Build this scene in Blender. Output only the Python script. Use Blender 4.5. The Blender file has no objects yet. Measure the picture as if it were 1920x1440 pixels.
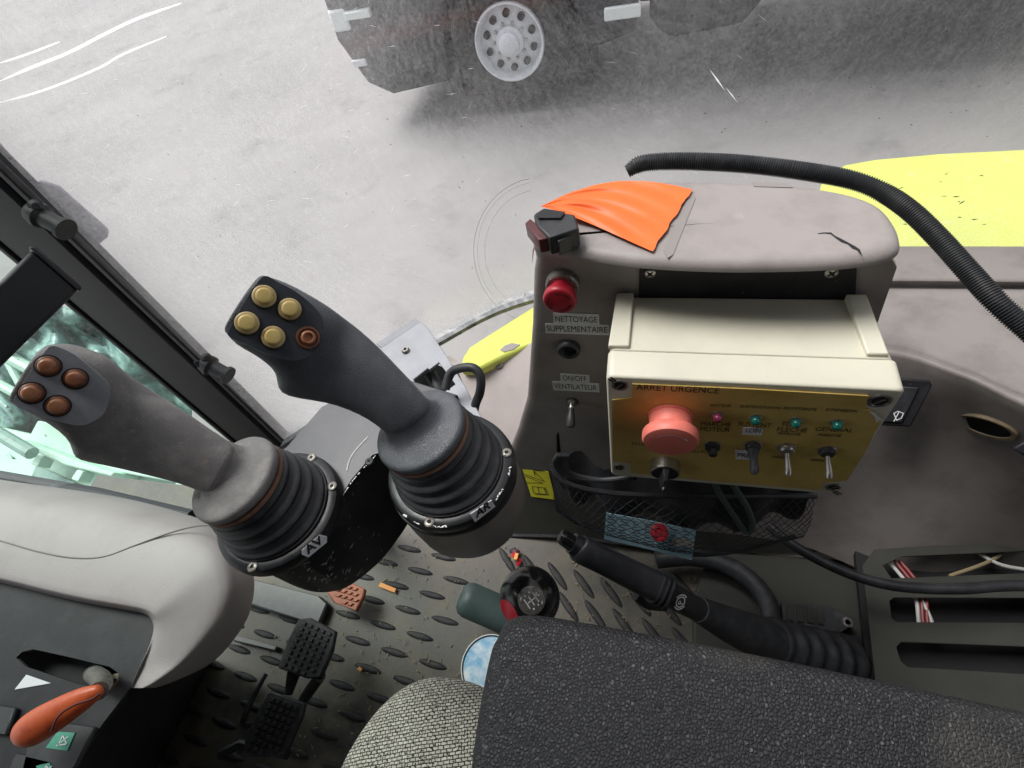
import bpy, bmesh, math, random
from mathutils import Vector, Matrix
from mathutils.geometry import tessellate_polygon
random.seed(7)
sc = bpy.context.scene
COL = sc.collection
# ------------------------------------------------------------------ camera
H = 1.05
F = 960.0
n_ = Vector((220, 730, 960)).normalized()
x_ = Vector((3820, 166, -1002)); x_ = (x_ - x_.dot(n_)*n_).normalized()
y_ = x_.cross(n_)
if y_.z < 0: y_ = -y_
cam_d = bpy.data.cameras.new("camera"); cam = bpy.data.objects.new("camera", cam_d); COL.objects.link(cam)
cam_d.sensor_width = 36; cam_d.lens = 18.0; cam_d.clip_start = 0.01; cam_d.clip_end = 2000
def w_of(v): return Vector((v.dot(x_), v.dot(y_), v.dot(-n_)))
cx, cy, cz = w_of(Vector((1, 0, 0))), w_of(Vector((0, -1, 0))), w_of(Vector((0, 0, -1)))
M = Matrix((cx, cy, cz)).transposed().to_4x4(); M.translation = Vector((0, 0, H)); cam.matrix_world = M
sc.camera = cam
# ------------------------------------------------------------------ world, sun, exposure
SUN_EL, SUN_AZ = math.radians(60), math.radians(-68)
w = bpy.data.worlds.new("World"); sc.world = w; w.use_nodes = True
nt = w.node_tree; bg = nt.nodes['Background']
sky = nt.nodes.new('ShaderNodeTexSky'); sky.sky_type = 'NISHITA'; sky.sun_disc = False
sky.sun_elevation = SUN_EL; sky.sun_rotation = SUN_AZ; sky.dust_density = 3; sky.air_density = 1.0
hs = nt.nodes.new('ShaderNodeHueSaturation'); hs.inputs['Saturation'].default_value = 0.12
nt.links.new(sky.outputs[0], hs.inputs['Color']); nt.links.new(hs.outputs[0], bg.inputs[0]); bg.inputs[1].default_value = 0.12
sd = bpy.data.lights.new("sun", 'SUN'); sd.energy = 2.4; sd.angle = math.radians(30); sd.color = (1, 0.97, 0.93)
so = bpy.data.objects.new("sun", sd); COL.objects.link(so)
sdir = Vector((math.sin(SUN_AZ)*math.cos(SUN_EL), math.cos(SUN_AZ)*math.cos(SUN_EL), math.sin(SUN_EL)))
so.rotation_euler = sdir.to_track_quat('Z', 'Y').to_euler()
sc.view_settings.view_transform = 'Standard'; sc.view_settings.look = 'None'
sc.view_settings.exposure = 0.75; sc.view_settings.gamma = 1
# ------------------------------------------------------------------ sight lines: a pixel of the survey photo onto a real plane
def ray(px, py): return w_of(Vector((px-960, py-720, 960))/F)
C0 = Vector((0, 0, H))
def PD(px, py, t): return C0 + ray(px, py)*t
def PZ(px, py, z): r = ray(px, py); return C0 + r*((z-H)/r.z)
def PY(px, py, y): r = ray(px, py); return C0 + r*(y/r.y)
def on_surface(px, py, lift=.0004):
    dg = bpy.context.evaluated_depsgraph_get(); dg.update(); r = ray(px, py).normalized(); o = C0
    ok, loc, nrm, i, ob, m = sc.ray_cast(dg, o, r)
    if nrm.dot(r) > 0: nrm = -nrm
    return loc+nrm*lift, nrm
class Pl:
    def __init__(s, p, nrm):
        s.p = Vector(p); s.n = Vector(nrm).normalized()
        if s.n.dot(C0-s.p) < 0: s.n = -s.n
    def hit(s, px, py, off=0.0):
        r = ray(px, py); t = (s.p + s.n*off - C0).dot(s.n)/r.dot(s.n); return C0 + r*t
def pl3(a, b, c): return Pl(a, (b-a).cross(c-a))
def plz(z): return Pl((0, 0, z), (0, 0, 1))
def ply(y): return Pl((0, y, 0), (0, -1, 0))
# ------------------------------------------------------------------ materials
def mat(name, c, r=0.5, metal=0.0, c2=None, ns=20, nlo=0.45, nhi=0.65, bump=0.0, bs=200, bd=0.001, vor=False, coat=0.0, spec=0.5, c3=None, n3=60, lo3=.62, hi3=.68, rvar=0.0):
    m = bpy.data.materials.new(name); m.use_nodes = True; t = m.node_tree; b = t.nodes['Principled BSDF']
    b.inputs['Base Color'].default_value = (*c, 1); b.inputs['Roughness'].default_value = r; b.inputs['Metallic'].default_value = metal
    b.inputs['Coat Weight'].default_value = coat; b.inputs['Specular IOR Level'].default_value = spec
    tc = t.nodes.new('ShaderNodeTexCoord')
    def ramp(scale, lo, hi, det=6):
        n = t.nodes.new('ShaderNodeTexNoise'); n.inputs['Scale'].default_value = scale; n.inputs['Detail'].default_value = det
        n.inputs['Roughness'].default_value = .65
        t.links.new(tc.outputs['Object'], n.inputs['Vector'])
        k = t.nodes.new('ShaderNodeMapRange'); k.inputs[1].default_value = lo; k.inputs[2].default_value = hi
        t.links.new(n.outputs['Fac'], k.inputs[0]); return k.outputs[0]
    last = None
    if c2:
        mx = t.nodes.new('ShaderNodeMix'); mx.data_type = 'RGBA'; mx.inputs[6].default_value = (*c, 1); mx.inputs[7].default_value = (*c2, 1)
        k = ramp(ns, nlo, nhi); t.links.new(k, mx.inputs[0]); last = mx.outputs[2]
        if rvar:
            rr = t.nodes.new('ShaderNodeMapRange'); rr.inputs[3].default_value = r; rr.inputs[4].default_value = r+rvar
            t.links.new(k, rr.inputs[0]); t.links.new(rr.outputs[0], b.inputs['Roughness'])
    if c3:
        mx = t.nodes.new('ShaderNodeMix'); mx.data_type = 'RGBA'; mx.inputs[6].default_value = (*c, 1); mx.inputs[7].default_value = (*c3, 1)
        if last: t.links.new(last, mx.inputs[6])
        t.links.new(ramp(n3, lo3, hi3, 8), mx.inputs[0]); last = mx.outputs[2]
    if last: t.links.new(last, b.inputs['Base Color'])
    if bump:
        bn = t.nodes.new('ShaderNodeBump'); bn.inputs['Strength'].default_value = bump; bn.inputs['Distance'].default_value = bd
        if vor:
            n = t.nodes.new('ShaderNodeTexVoronoi'); n.inputs['Scale'].default_value = bs; n.feature = 'DISTANCE_TO_EDGE'
            t.links.new(tc.outputs['Object'], n.inputs['Vector'])
            k = t.nodes.new('ShaderNodeMapRange'); k.inputs[1].default_value = 0; k.inputs[2].default_value = .22
            t.links.new(n.outputs['Distance'], k.inputs[0]); t.links.new(k.outputs[0], bn.inputs['Height'])
        else:
            n = t.nodes.new('ShaderNodeTexNoise'); n.inputs['Scale'].default_value = bs; n.inputs['Detail'].default_value = 4
            t.links.new(tc.outputs['Object'], n.inputs['Vector']); t.links.new(n.outputs['Fac'], bn.inputs['Height'])
        t.links.new(bn.outputs[0], b.inputs['Normal'])
    return m
MT = {}
MT['trim'] = mat('trim_plastic', (.42, .372, .355), .55, c2=(.36, .32, .305), ns=9, bump=.25, bs=900, bd=.0006, c3=(.34, .29, .25), n3=30, lo3=.63, hi3=.8)
MT['podtop'] = mat('pod_plastic', (.325, .292, .283), .5, c2=(.25, .225, .217), ns=14, bump=.3, bs=900, bd=.0006, c3=(.45, .40, .35), n3=45, lo3=.66, hi3=.8)
MT['dash'] = mat('dash_plastic', (.225, .205, .197), .6, c2=(.175, .158, .150), ns=16, bump=.3, bs=900, bd=.0006, c3=(.34, .25, .19), n3=22, lo3=.64, hi3=.8)
MT['cowl'] = mat('cowl_plastic', (.345, .312, .308), .5, c2=(.295, .266, .262), ns=8, bump=.3, bs=700, bd=.0008)
MT['black'] = mat('black_plastic', (.018, .019, .022), .42, c2=(.035, .036, .04), ns=40, bump=.15, bs=600, bd=.0005)
MT['blackgloss'] = mat('black_gloss', (.012, .012, .014), .18, c2=(.02, .02, .022), ns=60, rvar=.15)
MT['panel'] = mat('switch_panel_plastic', (.011, .011, .014), .5, spec=.3, c2=(.022, .022, .026), ns=30, bump=.3, bs=900, bd=.0005, c3=(.16, .14, .11), n3=140, lo3=.68, hi3=.78)
MT['rubber'] = mat('rubber', (.022, .024, .028), .5, c2=(.045, .046, .05), ns=60, bump=.25, bs=700, bd=.0005)
MT['grip'] = mat('grip_rubber', (.085, .092, .106), .42, c2=(.11, .118, .13), ns=50, bump=.35, bs=620, bd=.0006, vor=True)
MT['gripworn'] = mat('worn_grip_rubber', (.21, .20, .20), .55, c2=(.31, .295, .285), ns=45, bump=.35, bs=620, bd=.0006, vor=True, c3=(.34, .29, .25), n3=130, lo3=.60, hi3=.68)
MT['plate_dark'] = mat('button_plate', (.03, .034, .042), .38, c2=(.045, .05, .06), ns=80)
MT['plate_grey'] = mat('worn_button_plate', (.21, .215, .24), .42, c2=(.28, .285, .31), ns=60, c3=(.3, .29, .28), n3=200, lo3=.7, hi3=.74)
MT['cream'] = mat('yellowed_button', (.62, .47, .18), .35, c2=(.54, .38, .12), ns=90)
MT['creamring'] = mat('yellowed_bezel', (.50, .38, .20), .35, c2=(.35, .24, .11), ns=90)
MT['amber'] = mat('amber_button', (.36, .15, .075), .38, c2=(.19, .06, .028), ns=90, c3=(.35, .17, .10), n3=150, lo3=.6, hi3=.75)
MT['amberring'] = mat('amber_bezel', (.15, .055, .028), .4, c2=(.09, .04, .025), ns=90)
MT['tan'] = mat('worn_tan_ring', (.27, .15, .10), .6, c2=(.14, .08, .06), ns=80)
MT['housing'] = mat('black_paint_housing', (.012, .013, .016), .3, c2=(.02, .021, .025), ns=25, rvar=.2, bump=.1, bs=300, bd=.0005, c3=(.30, .30, .27), n3=160, lo3=.70, hi3=.72)
MT['housetop'] = mat('scuffed_black_paint', (.075, .077, .09), .33, c2=(.10, .10, .118), ns=25, c3=(.5, .5, .48), n3=120, lo3=.72, hi3=.74)
MT['chip'] = mat('bare_metal_chips', (.50, .50, .49), .45, metal=.3)
MT['cup'] = mat('grey_brown_plastic', (.20, .18, .168), .5, c2=(.16, .145, .135), ns=30, bump=.2, bs=800, bd=.0005)
MT['alu'] = mat('brushed_aluminium', (.36, .37, .40), .5, metal=.25, c2=(.31, .32, .35), ns=30, bump=.05, bs=400)
MT['steel'] = mat('steel', (.55, .53, .50), .28, metal=1, c2=(.35, .33, .31), ns=120, rvar=.2)
MT['screw'] = mat('dull_screw', (.30, .29, .27), .4, metal=.8, c2=(.16, .14, .12), ns=300, rvar=.3)
MT['boxw'] = mat('cream_plastic', (.62, .60, .49), .42, c2=(.57, .55, .45), ns=14, bump=.08, bs=600, bd=.0004, c3=(.40, .37, .30), n3=40, lo3=.68, hi3=.85)
MT['gold'] = mat('engraved_gold_plate', (.66, .47, .14), .5, metal=.05, c2=(.54, .365, .09), ns=26, c3=(.50, .42, .06), n3=16, lo3=.55, hi3=.72)
MT['ink'] = mat('black_ink', (.012, .011, .01), .6)
MT['white'] = mat('white_ink', (.75, .76, .78), .5)
MT['sticker'] = mat('printed_label', (.78, .79, .82), .5, c2=(.70, .71, .74), ns=200)
MT['red'] = mat('red_button', (.42, .012, .03), .4, c2=(.32, .01, .02), ns=120)
MT['redd'] = mat('faded_red_plastic', (.78, .20, .155), .5, c2=(.70, .17, .13), ns=60)
MT['reddk'] = mat('dark_red_plastic', (.10, .02, .022), .4, c2=(.06, .015, .018), ns=80)
MT['pink'] = mat('pink_lamp_lens', (.30, .045, .11), .2)
MT['green'] = mat('green_lamp_lens', (.008, .15, .12), .2)
MT['orange'] = mat('orange_tape', (.95, .165, .025), .5, c2=(.90, .145, .02), ns=30)
MT['olever'] = mat('orange_lever_plastic', (.66, .12, .035), .38, c2=(.50, .07, .025), ns=40, bump=.2, bs=500, bd=.0005, c3=(.55, .22, .15), n3=35, lo3=.6, hi3=.75)
MT['yellow'] = mat('yellow_green_paint', (.62, .68, .13), .35, c2=(.56, .62, .11), ns=9, c3=(.66, .68, .30), n3=25, lo3=.58, hi3=.75)
MT['warn'] = mat('yellow_sticker', (.52, .50, .03), .5, c2=(.46, .44, .03), ns=90)
MT['gasket'] = mat('dirty_gasket', (.20, .21, .22), .7, c2=(.42, .42, .42), ns=60, c3=(.05, .05, .05), n3=90, lo3=.6, hi3=.66)
MT['pillar'] = mat('pillar_black_paint', (.014, .015, .021), .5, c2=(.02, .021, .028), ns=20, bump=.1, bs=700, bd=.0004)
MT['aqua'] = mat('aqua_paint', (.50, .72, .60), .45, c2=(.40, .62, .52), ns=7, c3=(.10, .13, .10), n3=40, lo3=.66, hi3=.72)
MT['aquad'] = mat('dirty_aqua_paint', (.25, .40, .35), .5, c2=(.10, .17, .16), ns=12)
MT['cloth'] = mat('crumpled_film', (.36, .56, .51), .35, c2=(.12, .24, .23), ns=14, nlo=.42, nhi=.62, c3=(.65, .8, .72), n3=22, lo3=.6, hi3=.7)
MT['papers'] = mat('blue_paper', (.42, .66, .76), .6, c2=(.38, .61, .71), ns=90)
MT['olive'] = mat('olive_grey_panel', (.034, .035, .029), .7, c2=(.025, .026, .022), ns=10, bump=.3, bs=700, bd=.0005, c3=(.2, .18, .13), n3=200, lo3=.72, hi3=.75)
MT['tube'] = mat('grey_green_plastic', (.055, .085, .08), .5, c2=(.04, .065, .062), ns=30)
MT['pedal'] = mat('pedal_rubber', (.02, .021, .024), .55, c2=(.05, .048, .045), ns=70)
MT['rust'] = mat('rust_red_rubber', (.30, .085, .035), .6, c2=(.2, .06, .03), ns=70)
MT['wirered'] = mat('wire_red', (.22, .03, .03), .4)
MT['wirewhite'] = mat('wire_white', (.5, .5, .48), .4)
MT['truck'] = mat('truck_dark_paint', (.010, .012, .018), .75, c2=(.02, .022, .03), ns=3)
MT['tyre'] = mat('tyre_rubber', (.02, .02, .022), .8, c2=(.035, .034, .034), ns=12)
MT['rim'] = mat('rim_paint', (.78, .80, .84), .4, c2=(.66, .68, .73), ns=20)
MT['lamp'] = mat('headlamp_glass', (.8, .85, .85), .15)
MT['conc'] = mat('asphalt_concrete', (.24, .234, .234), .85, c2=(.31, .302, .302), ns=.6, nlo=.35, nhi=.7, bump=.3, bs=60, bd=.004, c3=(.15, .147, .145), n3=1.6, lo3=.56, hi3=.8)
MT['can'] = mat('white_cup', (.65, .66, .68), .3)
MT['blue'] = mat('blue_print', (.14, .40, .62), .5, c2=(.68, .74, .78), ns=55, nlo=.40, nhi=.66)
MT['hole'] = mat('hollow_dark', (.006, .006, .007), .7)
MT['liner'] = mat('roof_lining', (.05, .05, .05), .9)
MT['brown'] = mat('brown_ring', (.16, .12, .07), .6, c2=(.10, .08, .055), ns=90)
MT['dust'] = mat('tape_mark', (.27, .245, .235), .35)
MT['wood'] = mat('wood_chip', (.65, .28, .08), .7)
MT['straw'] = mat('dry_bits', (.22, .18, .10), .8)
MT['dirt'] = mat('dried_mud', (.24, .22, .21), .9)
MT['dirt2'] = mat('wiped_dirt', (.62, .61, .60), .9)
MT['lilac'] = mat('hinge_plate_paint', (.30, .30, .36), .5, c2=(.40, .38, .44), ns=10)
# floor rubber with dust
def floor_mat():
    m = mat('floor_rubber', (.032, .030, .027), .5, c2=(.12, .106, .078), ns=11, nlo=.36, nhi=.70, bump=.5, bs=420, bd=.0008, c3=(.24, .20, .13), n3=70, lo3=.64, hi3=.8, rvar=.15)
    return m
MT['floor'] = floor_mat()
MT['lozenge'] = mat('floor_rubber_raised', (.024, .024, .027), .62, spec=.3, c2=(.045, .042, .038), ns=60, c3=(.18, .15, .10), n3=120, lo3=.64, hi3=.76)
# leather-like pebbled foam skin
def pebble():
    m = bpy.data.materials.new('pebbled_skin'); m.use_nodes = True; t = m.node_tree; b = t.nodes['Principled BSDF']
    tc = t.nodes.new('ShaderNodeTexCoord'); L = t.links
    nz = t.nodes.new('ShaderNodeTexNoise'); nz.inputs['Scale'].default_value = 90; L.new(tc.outputs['Object'], nz.inputs['Vector'])
    va = t.nodes.new('ShaderNodeVectorMath'); va.operation = 'MULTIPLY_ADD'; va.inputs[1].default_value = (.0022, .0022, .0022)
    L.new(nz.outputs['Color'], va.inputs[0]); L.new(tc.outputs['Object'], va.inputs[2])
    v = t.nodes.new('ShaderNodeTexVoronoi'); v.inputs['Scale'].default_value = 400; v.feature = 'DISTANCE_TO_EDGE'; L.new(va.outputs[0], v.inputs['Vector'])
    k = t.nodes.new('ShaderNodeMapRange'); k.inputs[2].default_value = .20; k.interpolation_type = 'SMOOTHERSTEP'; L.new(v.outputs['Distance'], k.inputs[0])
    v2 = t.nodes.new('ShaderNodeTexVoronoi'); v2.inputs['Scale'].default_value = 400; L.new(va.outputs[0], v2.inputs['Vector'])
    mx = t.nodes.new('ShaderNodeMix'); mx.data_type = 'RGBA'; mx.inputs[6].default_value = (.012, .012, .014, 1); mx.inputs[7].default_value = (.026, .027, .033, 1)
    L.new(k.outputs[0], mx.inputs[0]); 
    n2 = t.nodes.new('ShaderNodeTexNoise'); n2.inputs['Scale'].default_value = 12; L.new(tc.outputs['Object'], n2.inputs['Vector'])
    k2 = t.nodes.new('ShaderNodeMapRange'); k2.inputs[1].default_value = .55; k2.inputs[2].default_value = .75; L.new(n2.outputs['Fac'], k2.inputs[0])
    mx2 = t.nodes.new('ShaderNodeMix'); mx2.data_type = 'RGBA'; mx2.inputs[7].default_value = (.045, .043, .04, 1); L.new(k2.outputs[0], mx2.inputs[0]); L.new(mx.outputs[2], mx2.inputs[6])
    L.new(mx2.outputs[2], b.inputs['Base Color']); b.inputs['Roughness'].default_value = .5
    bn = t.nodes.new('ShaderNodeBump'); kb = t.nodes.new('ShaderNodeMapRange'); kb.inputs[2].default_value = .30; kb.interpolation_type = 'SMOOTHSTEP'; L.new(v.outputs['Distance'], kb.inputs[0])
    bn.inputs['Strength'].default_value = .7; bn.inputs['Distance'].default_value = .0010; L.new(kb.outputs[0], bn.inputs['Height']); L.new(bn.outputs[0], b.inputs['Normal'])
    return m
MT['pebble'] = pebble()
def tweed():
    m = bpy.data.materials.new('tweed'); m.use_nodes = True; t = m.node_tree; b = t.nodes['Principled BSDF']; L = t.links
    tc = t.nodes.new('ShaderNodeTexCoord'); mp = t.nodes.new('ShaderNodeMapping'); mp.inputs['Rotation'].default_value = (0, 0, math.radians(-18)); L.new(tc.outputs['Object'], mp.inputs['Vector'])
    nz = t.nodes.new('ShaderNodeTexNoise'); nz.inputs['Scale'].default_value = 160; L.new(mp.outputs[0], nz.inputs['Vector'])
    va = t.nodes.new('ShaderNodeVectorMath'); va.operation = 'MULTIPLY_ADD'; va.inputs[1].default_value = (.0016, .0016, .0)
    L.new(nz.outputs['Color'], va.inputs[0]); L.new(mp.outputs[0], va.inputs[2])
    br = t.nodes.new('ShaderNodeTexBrick'); br.inputs['Scale'].default_value = 1; br.inputs['Brick Width'].default_value = .0058; br.inputs['Row Height'].default_value = .0032
    br.inputs['Mortar Size'].default_value = .00055; br.inputs['Mortar Smooth'].default_value = .6; br.offset = .5
    br.inputs['Color1'].default_value = (.72, .70, .60, 1); br.inputs['Color2'].default_value = (.52, .50, .42, 1); br.inputs['Mortar'].default_value = (.02, .019, .018, 1)
    L.new(va.outputs[0], br.inputs['Vector'])
    n2 = t.nodes.new('ShaderNodeTexNoise'); n2.inputs['Scale'].default_value = 420; L.new(mp.outputs[0], n2.inputs['Vector'])
    k = t.nodes.new('ShaderNodeMapRange'); k.inputs[1].default_value = .56; k.inputs[2].default_value = .64; L.new(n2.outputs['Fac'], k.inputs[0])
    mx = t.nodes.new('ShaderNodeMix'); mx.data_type = 'RGBA'; mx.inputs[7].default_value = (.03, .028, .026, 1); L.new(k.outputs[0], mx.inputs[0]); L.new(br.outputs['Color'], mx.inputs[6])
    L.new(mx.outputs[2], b.inputs['Base Color']); b.inputs['Roughness'].default_value = .9
    bn = t.nodes.new('ShaderNodeBump'); bn.invert = True; bn.inputs['Strength'].default_value = .8; bn.inputs['Distance'].default_value = .0008; L.new(br.outputs['Fac'], bn.inputs['Height']); L.new(bn.outputs[0], b.inputs['Normal'])
    return m
MT['tweed'] = tweed()
def glass_mat(name, tint, dust, piv, veil_lo, veil_hi, arcs=True):
    m = bpy.data.materials.new(name); m.use_nodes = True; t = m.node_tree; L = t.links
    for nd in list(t.nodes): t.nodes.remove(nd)
    out = t.nodes.new('ShaderNodeOutputMaterial')
    tr = t.nodes.new('ShaderNodeBsdfTransparent'); tr.inputs[0].default_value = (*tint, 1)
    df = t.nodes.new('ShaderNodeBsdfDiffuse'); df.inputs[0].default_value = (*dust, 1)
    tl = t.nodes.new('ShaderNodeBsdfTranslucent'); tl.inputs[0].default_value = (*dust, 1)
    ad = t.nodes.new('ShaderNodeMixShader'); ad.inputs[0].default_value = .75; L.new(df.outputs[0], ad.inputs[1]); L.new(tl.outputs[0], ad.inputs[2])
    tc = t.nodes.new('ShaderNodeTexCoord')
    # wiper arcs: noise over radius about the pivot, slow in angle
    sb = t.nodes.new('ShaderNodeVectorMath'); sb.operation = 'SUBTRACT'; sb.inputs[1].default_value = piv; L.new(tc.outputs['Object'], sb.inputs[0])
    ln = t.nodes.new('ShaderNodeVectorMath'); ln.operation = 'LENGTH'; L.new(sb.outputs[0], ln.inputs[0])
    sp = t.nodes.new('ShaderNodeSeparateXYZ'); L.new(sb.outputs[0], sp.inputs[0])
    at = t.nodes.new('ShaderNodeMath'); at.operation = 'ARCTAN2'; L.new(sp.outputs['Z'], at.inputs[0]); L.new(sp.outputs['X'], at.inputs[1])
    cb = t.nodes.new('ShaderNodeCombineXYZ')
    m1 = t.nodes.new('ShaderNodeMath'); m1.operation = 'MULTIPLY'; m1.inputs[1].default_value = 160; L.new(ln.outputs['Value'], m1.inputs[0]); L.new(m1.outputs[0], cb.inputs[0])
    m2 = t.nodes.new('ShaderNodeMath'); m2.operation = 'MULTIPLY'; m2.inputs[1].default_value = 22; L.new(at.outputs[0], m2.inputs[0]); L.new(m2.outputs[0], cb.inputs[1])
    n1 = t.nodes.new('ShaderNodeTexNoise'); n1.inputs['Scale'].default_value = 1; n1.inputs['Detail'].default_value = 5; n1.inputs['Roughness'].default_value = .75; L.new(cb.outputs[0], n1.inputs['Vector'])
    n2 = t.nodes.new('ShaderNodeTexNoise'); n2.inputs['Scale'].default_value = 3.2; n2.inputs['Detail'].default_value = 4; L.new(tc.outputs['Object'], n2.inputs['Vector'])
    n3 = t.nodes.new('ShaderNodeTexNoise'); n3.inputs['Scale'].default_value = 330; n3.inputs['Detail'].default_value = 3; L.new(tc.outputs['Object'], n3.inputs['Vector'])
    def mr(src, a, b, c, d):
        k = t.nodes.new('ShaderNodeMapRange'); k.clamp = True
        for i, v in zip((1, 2, 3, 4), (a, b, c, d)): k.inputs[i].default_value = v
        L.new(src, k.inputs[0]); return k.outputs[0]
    def add(a, b):
        k = t.nodes.new('ShaderNodeMath'); k.operation = 'ADD'; L.new(a, k.inputs[0]); L.new(b, k.inputs[1]); return k.outputs[0]
    f = mr(n2.outputs['Fac'], .35, .68, veil_lo, veil_hi)
    f = add(f, mr(n1.outputs['Fac'], .36, .66, -.035, .045))
    f = add(f, mr(n3.outputs['Fac'], .3, .7, -.045, .055))
    if arcs:
        sx = t.nodes.new('ShaderNodeSeparateXYZ'); L.new(tc.outputs['Object'], sx.inputs[0])
        f = add(f, mr(sx.outputs['X'], -.40, -.14, .26, 0)); f = add(f, mr(sx.outputs['Z'], .0, .10, .22, 0))
        n4 = t.nodes.new('ShaderNodeTexNoise'); n4.inputs['Scale'].default_value = 260; n4.inputs['Detail'].default_value = 6; n4.inputs['Roughness'].default_value = .8; L.new(tc.outputs['Object'], n4.inputs['Vector'])
        av = t.nodes.new('ShaderNodeMath'); av.operation = 'MULTIPLY_ADD'; av.inputs[1].default_value = .5; L.new(n1.outputs['Fac'], av.inputs[0])
        hv = t.nodes.new('ShaderNodeMath'); hv.operation = 'MULTIPLY'; hv.inputs[1].default_value = .5; L.new(n4.outputs['Fac'], hv.inputs[0]); L.new(hv.outputs[0], av.inputs[2])
        g_ = mr(av.outputs[0], .36, .64, .0, 1.0)
        cm = t.nodes.new('ShaderNodeMix'); cm.data_type = 'RGBA'; cm.inputs[6].default_value = (.60, .59, .60, 1); cm.inputs[7].default_value = (.82, .815, .83, 1); L.new(g_, cm.inputs[0])
        L.new(cm.outputs[2], df.inputs[0]); L.new(cm.outputs[2], tl.inputs[0])
    cl = t.nodes.new('ShaderNodeClamp'); L.new(f, cl.inputs[0])
    mx = t.nodes.new('ShaderNodeMixShader'); L.new(cl.outputs[0], mx.inputs[0]); L.new(tr.outputs[0], mx.inputs[1]); L.new(ad.outputs[0], mx.inputs[2])
    gl = t.nodes.new('ShaderNodeBsdfGlossy'); gl.inputs['Roughness'].default_value = .12
    mg = t.nodes.new('ShaderNodeMixShader'); mg.inputs[0].default_value = .03; L.new(mx.outputs[0], mg.inputs[1]); L.new(gl.outputs[0], mg.inputs[2])
    L.new(mg.outputs[0], out.inputs[0]); return m
MT['wglass'] = glass_mat('dusty_windscreen', (.97, .97, .98), (.80, .80, .81), (-.1, .65, .55), .05, .24)
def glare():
    m = bpy.data.materials.new('glare_and_scratch_white'); m.use_nodes = True; t = m.node_tree
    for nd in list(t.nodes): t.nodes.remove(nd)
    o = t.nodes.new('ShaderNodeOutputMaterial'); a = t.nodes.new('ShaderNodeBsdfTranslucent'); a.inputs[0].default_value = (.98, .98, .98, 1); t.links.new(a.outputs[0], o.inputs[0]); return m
MT['glare'] = glare()  # white of the drawn glare ribbons, shared with the real scratches
MT['dglass'] = glass_mat('green_tinted_glass', (.88, .97, .94), (.72, .80, .77), (-1, .2, .4), .03, .10, False)
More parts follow.
